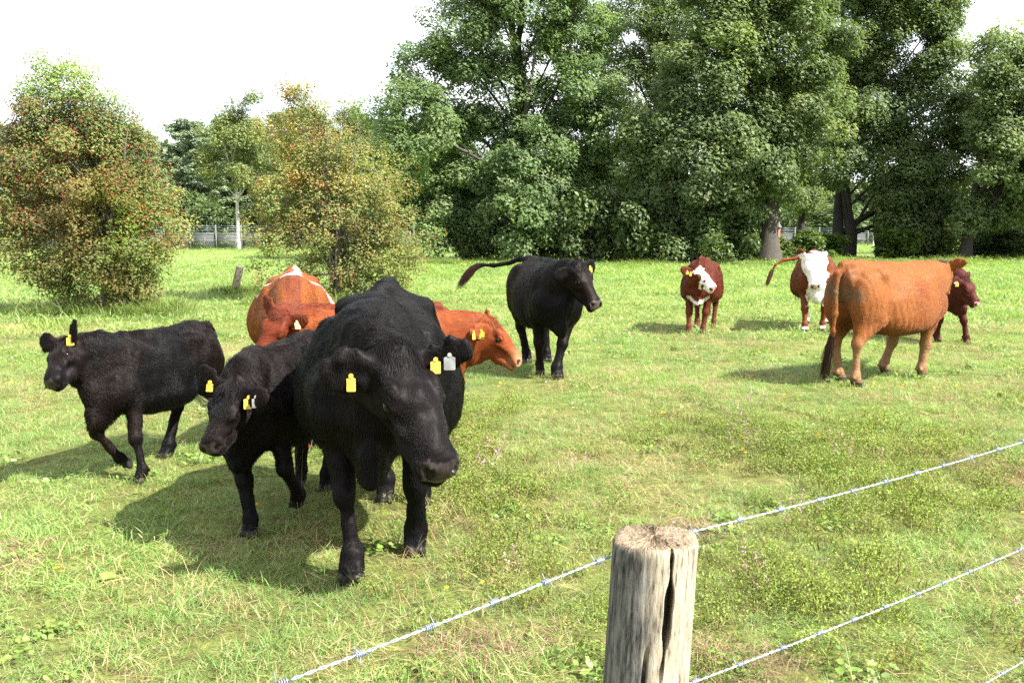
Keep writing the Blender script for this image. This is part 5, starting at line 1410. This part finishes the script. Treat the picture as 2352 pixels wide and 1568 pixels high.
def make_post(name, loc, h, r, lean, label, crack=True, seed=1, group=None, nz=120, na=420, mat=None):
    """round post with grain ridges, drying cracks and a rough sawn, worn top"""
    r_ = np.random.default_rng(seed)
    zs_ = np.linspace(-0.1, h, nz); an = np.linspace(0, 2 * PI, na, endpoint=False)
    Z, A_ = np.meshgrid(zs_, an, indexing='ij')
    R = r * (1 + 0.035 * np.sin(2 * A_ + 0.8) + 0.02 * np.sin(3 * A_ + 2.0) + 0.012 * np.sin(5 * A_ + 1.3 + Z * 1.1))
    for i in range(16):
        a0 = r_.random() * 2 * PI; R -= r * 0.010 * (0.4 + r_.random()) * np.exp(-((np.angle(np.exp(1j * (A_ - a0 - 0.06 * np.sin(Z * (3 + i * 0.3) + i))))) / 0.035) ** 2)
    R *= 1 + 0.05 * (1 - Z / h)
    edge = np.clip((Z - (h - 0.012)) / 0.012, 0, 1)
    R -= r * 0.06 * edge ** 2
    CW = np.zeros_like(R)
    if crack:      # the deep split down the right front
        a0 = crack if crack is not True else -1.27
        line = a0 + 0.10 * np.sin((h - Z) * 9.0) * ((h - Z) < 0.3) - 0.7 * np.clip(h - Z, 0, 0.3)
        depth = 0.80 * np.exp(-((h - Z - 0.125) / 0.085) ** 4) + 0.22 * np.clip(1 - (h - Z) / 0.3, 0, 1) * np.clip((h - Z) / 0.03, 0.3, 1)
        wid = 0.035 + 0.085 * np.exp(-((h - Z - 0.12) / 0.05) ** 2) + 0.02 * np.sin((h - Z) * 90)
        CW = CW + r * 1.45 * depth * np.exp(-((np.angle(np.exp(1j * (A_ - line)))) / wid) ** 8)
        line2 = a0 - 0.42 - 0.3 * (h - Z)
        CW = CW + r * 0.5 * np.clip(1 - np.abs(h - Z - 0.28) / 0.10, 0, 1) * np.exp(-((np.angle(np.exp(1j * (A_ - line2)))) / 0.05) ** 4)
    top_dz = r * (0.07 * np.sin(A_ + 0.9) + 0.04 * np.sin(A_ * 3 + 0.5) + 0.015 * np.sin(A_ * 9)) + 0.0012 * r_.normal(size=A_.shape)
    Zt = Z + np.clip((Z - h + 0.08) / 0.08, 0, 1) * top_dz
    V = np.stack([R * np.cos(A_) + CW * 0.10, R * np.sin(A_) + CW * 0.99, Zt], -1).reshape(-1, 3)      # the split runs slantwise into the wood
    F = [(i * na + j, i * na + (j + 1) % na, (i + 1) * na + (j + 1) % na, (i + 1) * na + j) for i in range(nz - 1) for j in range(na)]
    end = np.zeros(len(V))
    V = list(map(tuple, V)); o = (nz - 1) * na; prev = list(range(o, o + na))
    eg = list(end); ring0 = np.array(V[o:o + na])
    for j in range(na): eg[o + j] = 0.8
    for q, f in enumerate((0.86, 0.68, 0.48, 0.28, 0.1)):
        base = len(V)
        for j in range(na):
            p = ring0[j] * np.array([f, f, 1.0]); p[2] = ring0[j][2] * f + h * (1 - f) + r * 0.04 * (1 - f) + r * 0.022 * r_.normal() * (1 if f < 0.9 else 0.4)
            V.append(tuple(p)); eg.append(1.0)
        F += [(prev[j], prev[(j + 1) % na], base + (j + 1) % na, base + j) for j in range(na)]
        prev = list(range(base, base + na))
    cidx = len(V); V.append((0, 0, h + r * 0.04)); eg.append(1.0)
    F += [(prev[j], prev[(j + 1) % na], cidx, cidx) for j in range(na)]
    V = np.array(V)
    me = bpy.data.meshes.new('fence_post')
    me.from_pydata([tuple(v) for v in V], [], [f if f[2] != f[3] else f[:3] for f in F]); me.update()
    a = me.attributes.new('endgrain', 'FLOAT', 'POINT'); a.data.foreach_set('value', np.array(eg, np.float32))
    me.polygons.foreach_set('use_smooth', np.ones(len(me.polygons), bool))
    me.materials.append(mat or M_POST)
    o = mesh_obj(name, me, loc=loc); o.rotation_euler = lean
    tag(o, label, 'post', group)
    return o
make_post('fence_post', (0.205, 1.70, 0.0), 1.055, 0.077, (math.radians(-1.5), math.radians(3.2), 0.0), 'weathered round wooden fence post with a deep crack, close to the camera', seed=4)
make_post('old_post', (-6.9, 23.9, 0.0), 0.70, 0.09, (math.radians(3), math.radians(13), 0.4), 'short leaning grey post stub left of the airy hawthorn', crack=0.5, seed=9, nz=30, na=40, mat=M_BARKH)

M_WIRE = plain_mat('galvanised_wire', (0.30, 0.34, 0.41), 0.45, 0.5, 0.5, noise=(40, 0.25))
def barbed(name, pts, label, spacing=0.135, seed=2, phase=0.0):
    """two twisted strands with four-point barbs; pts = posts it is stapled to"""
    r_ = np.random.default_rng(seed)
    root = empty(name, tuple(pts[0]))
    o = np.array(pts[0], float)
    P = []
    for a, b in zip(pts[:-1], pts[1:]):
        a, b = np.array(a, float), np.array(b, float); L = np.linalg.norm(b - a); n = max(2, int(L / 0.006))
        t = np.linspace(0, 1, n, endpoint=False)[:, None]
        q = a + (b - a) * t; q[:, 2] -= (0.006 * L * 4 * t * (1 - t))[:, 0]
        P.append(q)
    P = np.concatenate(P) - o
    T = unit(np.gradient(P, axis=0)); s_ = unit(np.cross(T, (0, 0, 1.0))); u_ = np.cross(s_, T)
    d = np.concatenate([[0], np.cumsum(np.linalg.norm(np.diff(P, axis=0), axis=1))])
    for k in range(2):
        ph = d / 0.042 * 2 * PI + k * PI
        q = P + 0.0015 * (np.cos(ph)[:, None] * s_ + np.sin(ph)[:, None] * u_)
        v, f = tube(q, np.full(len(q), 0.00115), 5)
        mesh_obj('strand', np_mesh('strand', v, f, M_WIRE, smooth=True), root)
    x = 0.03 + phase
    while x < d[-1] - 0.03:
        i = int(np.searchsorted(d, x)); c = P[i]; t = T[i]; s0, u0 = s_[i], u_[i]
        a0 = r_.random() * 6.28
        parts = []
        for k in range(2):
            tw = np.linspace(0, 2.6 * 2 * PI, 22); off = np.linspace(-0.005, 0.005, 22) + 0.004 * (k * 2 - 1)
            coil = c + t * off[:, None] + 0.0042 * (np.cos(tw + a0 + k)[:, None] * s0 + np.sin(tw + a0 + k)[:, None] * u0)
            e0 = coil[0] + unit(np.cos(a0 + k * 1.6) * s0 + np.sin(a0 + k * 1.6) * u0 + t * 0.3 * (r_.random() - 0.5)) * 0.0125
            e1 = coil[-1] - unit(np.cos(a0 + k * 1.6 + 0.4) * s0 + np.sin(a0 + k * 1.6 + 0.4) * u0 + t * 0.3 * (r_.random() - 0.5)) * 0.0125
            path = np.concatenate([[e0], coil, [e1]])
            rad = np.full(len(path), 0.00115); rad[0] = rad[-1] = 0.0003
            parts.append(tube(path, rad, 5))
        v, f = join(parts)
        mesh_obj('barb', np_mesh('barb', v, f, M_WIRE, smooth=True), root)
        x += spacing * (0.92 + 0.16 * r_.random())
    tag(root, label, 'wire', 'barbed wires of the near fence')
def wl_pts(z, dz=0.0): return [(-0.72, 0.78, z + 0.02), (0.245, 1.785, z), (1.58, 2.77, z + 0.005 + dz), (2.75, 3.65, z)]
barbed('barbed_wire', wl_pts(1.02), 'top strand of barbed wire running behind the post head', phase=0.02)
barbed('barbed_wire', wl_pts(0.70), 'middle strand of barbed wire crossing the heathery grass', seed=5, phase=0.05)
barbed('barbed_wire', wl_pts(0.345), 'lowest strand of barbed wire cutting the bottom right corner', seed=8)

# ------------------------------------------------------------------ the far mesh fence with concrete posts
M_CONC = plain_mat('concrete_post', (0.18, 0.175, 0.165), 0.85, noise=(4, 0.2))
def mesh_mat():
    t = NT('wire_mesh_screen')
    tc = t.new('ShaderNodeTexCoord')
    b = t.new('ShaderNodeBsdfPrincipled', Roughness=0.7, Metallic=0.0); b.inputs['Base Color'].default_value = (0.11, 0.115, 0.12, 1)
    tr = t.new('ShaderNodeBsdfTransparent')
    w = []
    for ang in (45, -45):
        mp = t.new('ShaderNodeMapping'); mp.inputs['Rotation'].default_value = (0, math.radians(ang), 0)
        t.link(tc.outputs['Object'], mp.inputs['Vector'])
        wv = t.new('ShaderNodeTexWave', Scale=3.2, wave_type='BANDS', bands_direction='X'); t.link(mp.outputs['Vector'], wv.inputs['Vector']); w.append(wv)
    mx = t.new('ShaderNodeMath', operation='MAXIMUM'); t.link(w[0].outputs['Fac'], mx.inputs[0]); t.link(w[1].outputs['Fac'], mx.inputs[1])
    gt = t.new('ShaderNodeMath', operation='GREATER_THAN'); gt.inputs[1].default_value = 0.8; t.link(mx.outputs[0], gt.inputs[0])
    ms = t.new('ShaderNodeMixShader'); t.link(gt.outputs[0], ms.inputs['Fac']); t.link(tr.outputs['BSDF'], ms.inputs[1]); t.link(b.outputs['BSDF'], ms.inputs[2])
    t.link(ms.outputs['Shader'], t.out.inputs['Surface'])
    return t.m
M_MESH = mesh_mat()
def boxv(x0, x1, y0, y1, z0, z1):
    V = np.array([(x, y, z) for x in (x0, x1) for y in (y0, y1) for z in (z0, z1)], float)
    F = np.array([(0, 1, 3, 2), (4, 6, 7, 5), (0, 4, 5, 1), (2, 3, 7, 6), (0, 2, 6, 4), (1, 5, 7, 3)])
    return V, F
def far_fence(name, a, b, n, label, h=1.75):
    a, b = np.array(a, float), np.array(b, float); d = b - a; L = np.linalg.norm(d); st = L / n
    root = empty(name, (a[0], a[1], 0), math.atan2(d[1], d[0]))
    pm = np_mesh('post', *boxv(-0.045, 0.045, -0.045, 0.045, 0, h + 0.12), M_CONC)
    pn = np_mesh('mesh_panel', *boxv(0.05, st - 0.05, -0.006, 0.006, 0.05, h * 0.72), M_MESH)
    wr = np_mesh('wire', *join([boxv(0, st, -0.007, 0.007, z - 0.007, z + 0.007) for z in (h * 0.42, h * 0.74, h * 0.84, h * 0.93, h + 0.02)]), M_WIRE)
    for i in range(n + 1):
        mesh_obj('post', pm, root, (i * st, 0, 0))
        if i < n:
            mesh_obj('mesh_panel', pn, root, (i * st, 0.06, 0)); mesh_obj('wire', wr, root, (i * st, -0.06, 0))
    tag(root, label, 'fence', 'mesh fences along the far wood')
far_fence('mesh_fence', (-36.0, 68.0), (-8.0, 76.0), 16, 'grey wire mesh fence with concrete posts behind the two hawthorns')
far_fence('mesh_fence', (-7.9, 78.0), (4.5, 84.0), 7, 'stretch of wire mesh fence seen left of the big oak trunk')
far_fence('mesh_fence', (10.0, 88.0), (42.0, 90.0), 14, 'faint mesh fence far behind the oak trunks on the right', h=1.6)
# a pale pole and brick-red panels seen between the trunks
v, f = tube([(0, 0, 0), (0, 0, 1.5), (0.03, 0, 3.0)], [0.07, 0.065, 0.055], 8)
po = mesh_obj('white_pole', np_mesh('white_pole', v, f, plain_mat('white_paint', (0.72, 0.72, 0.70), 0.6), smooth=True), loc=(30.6, 82.0, 0))
tag(po, 'thin white pole standing between the twin trunks and the leaning tree', 'pole')
M_BRICK = plain_mat('red_panel', (0.30, 0.10, 0.085), 0.8, noise=(3, 0.2))
M_ROOF = plain_mat('shed_roof', (0.10, 0.10, 0.10), 0.8)
for x, lab in ((19.2, 'small red shed glimpsed left of the stout grey trunk'), (23.4, 'small red shed glimpsed right of the slim dark trunk')):
    r0 = empty('shed', (x, 88.6, 0))
    mesh_obj('wall', np_mesh('wall', *boxv(-0.9, 0.9, -0.8, 0.8, 0, 1.7), M_BRICK), r0)
    rv = np.array([(-1.0, -0.95, 1.703), (1.0, -0.95, 1.703), (1.0, 0.95, 1.703), (-1.0, 0.95, 1.703), (-1.0, 0, 2.2), (1.0, 0, 2.2)])
    me = bpy.data.meshes.new('roof'); me.from_pydata([tuple(q) for q in rv], [], [(0, 1, 5, 4), (2, 3, 4, 5), (0, 4, 3), (1, 2, 5), (0, 3, 2, 1)]); me.materials.append(M_ROOF)
    mesh_obj('roof', me, r0)
    mesh_obj('door', np_mesh('door', *boxv(-0.35, 0.35, -0.83, -0.803, 0, 1.5), M_CONC), r0)
    tag(r0, lab, 'shed', 'small sheds far behind the trees')
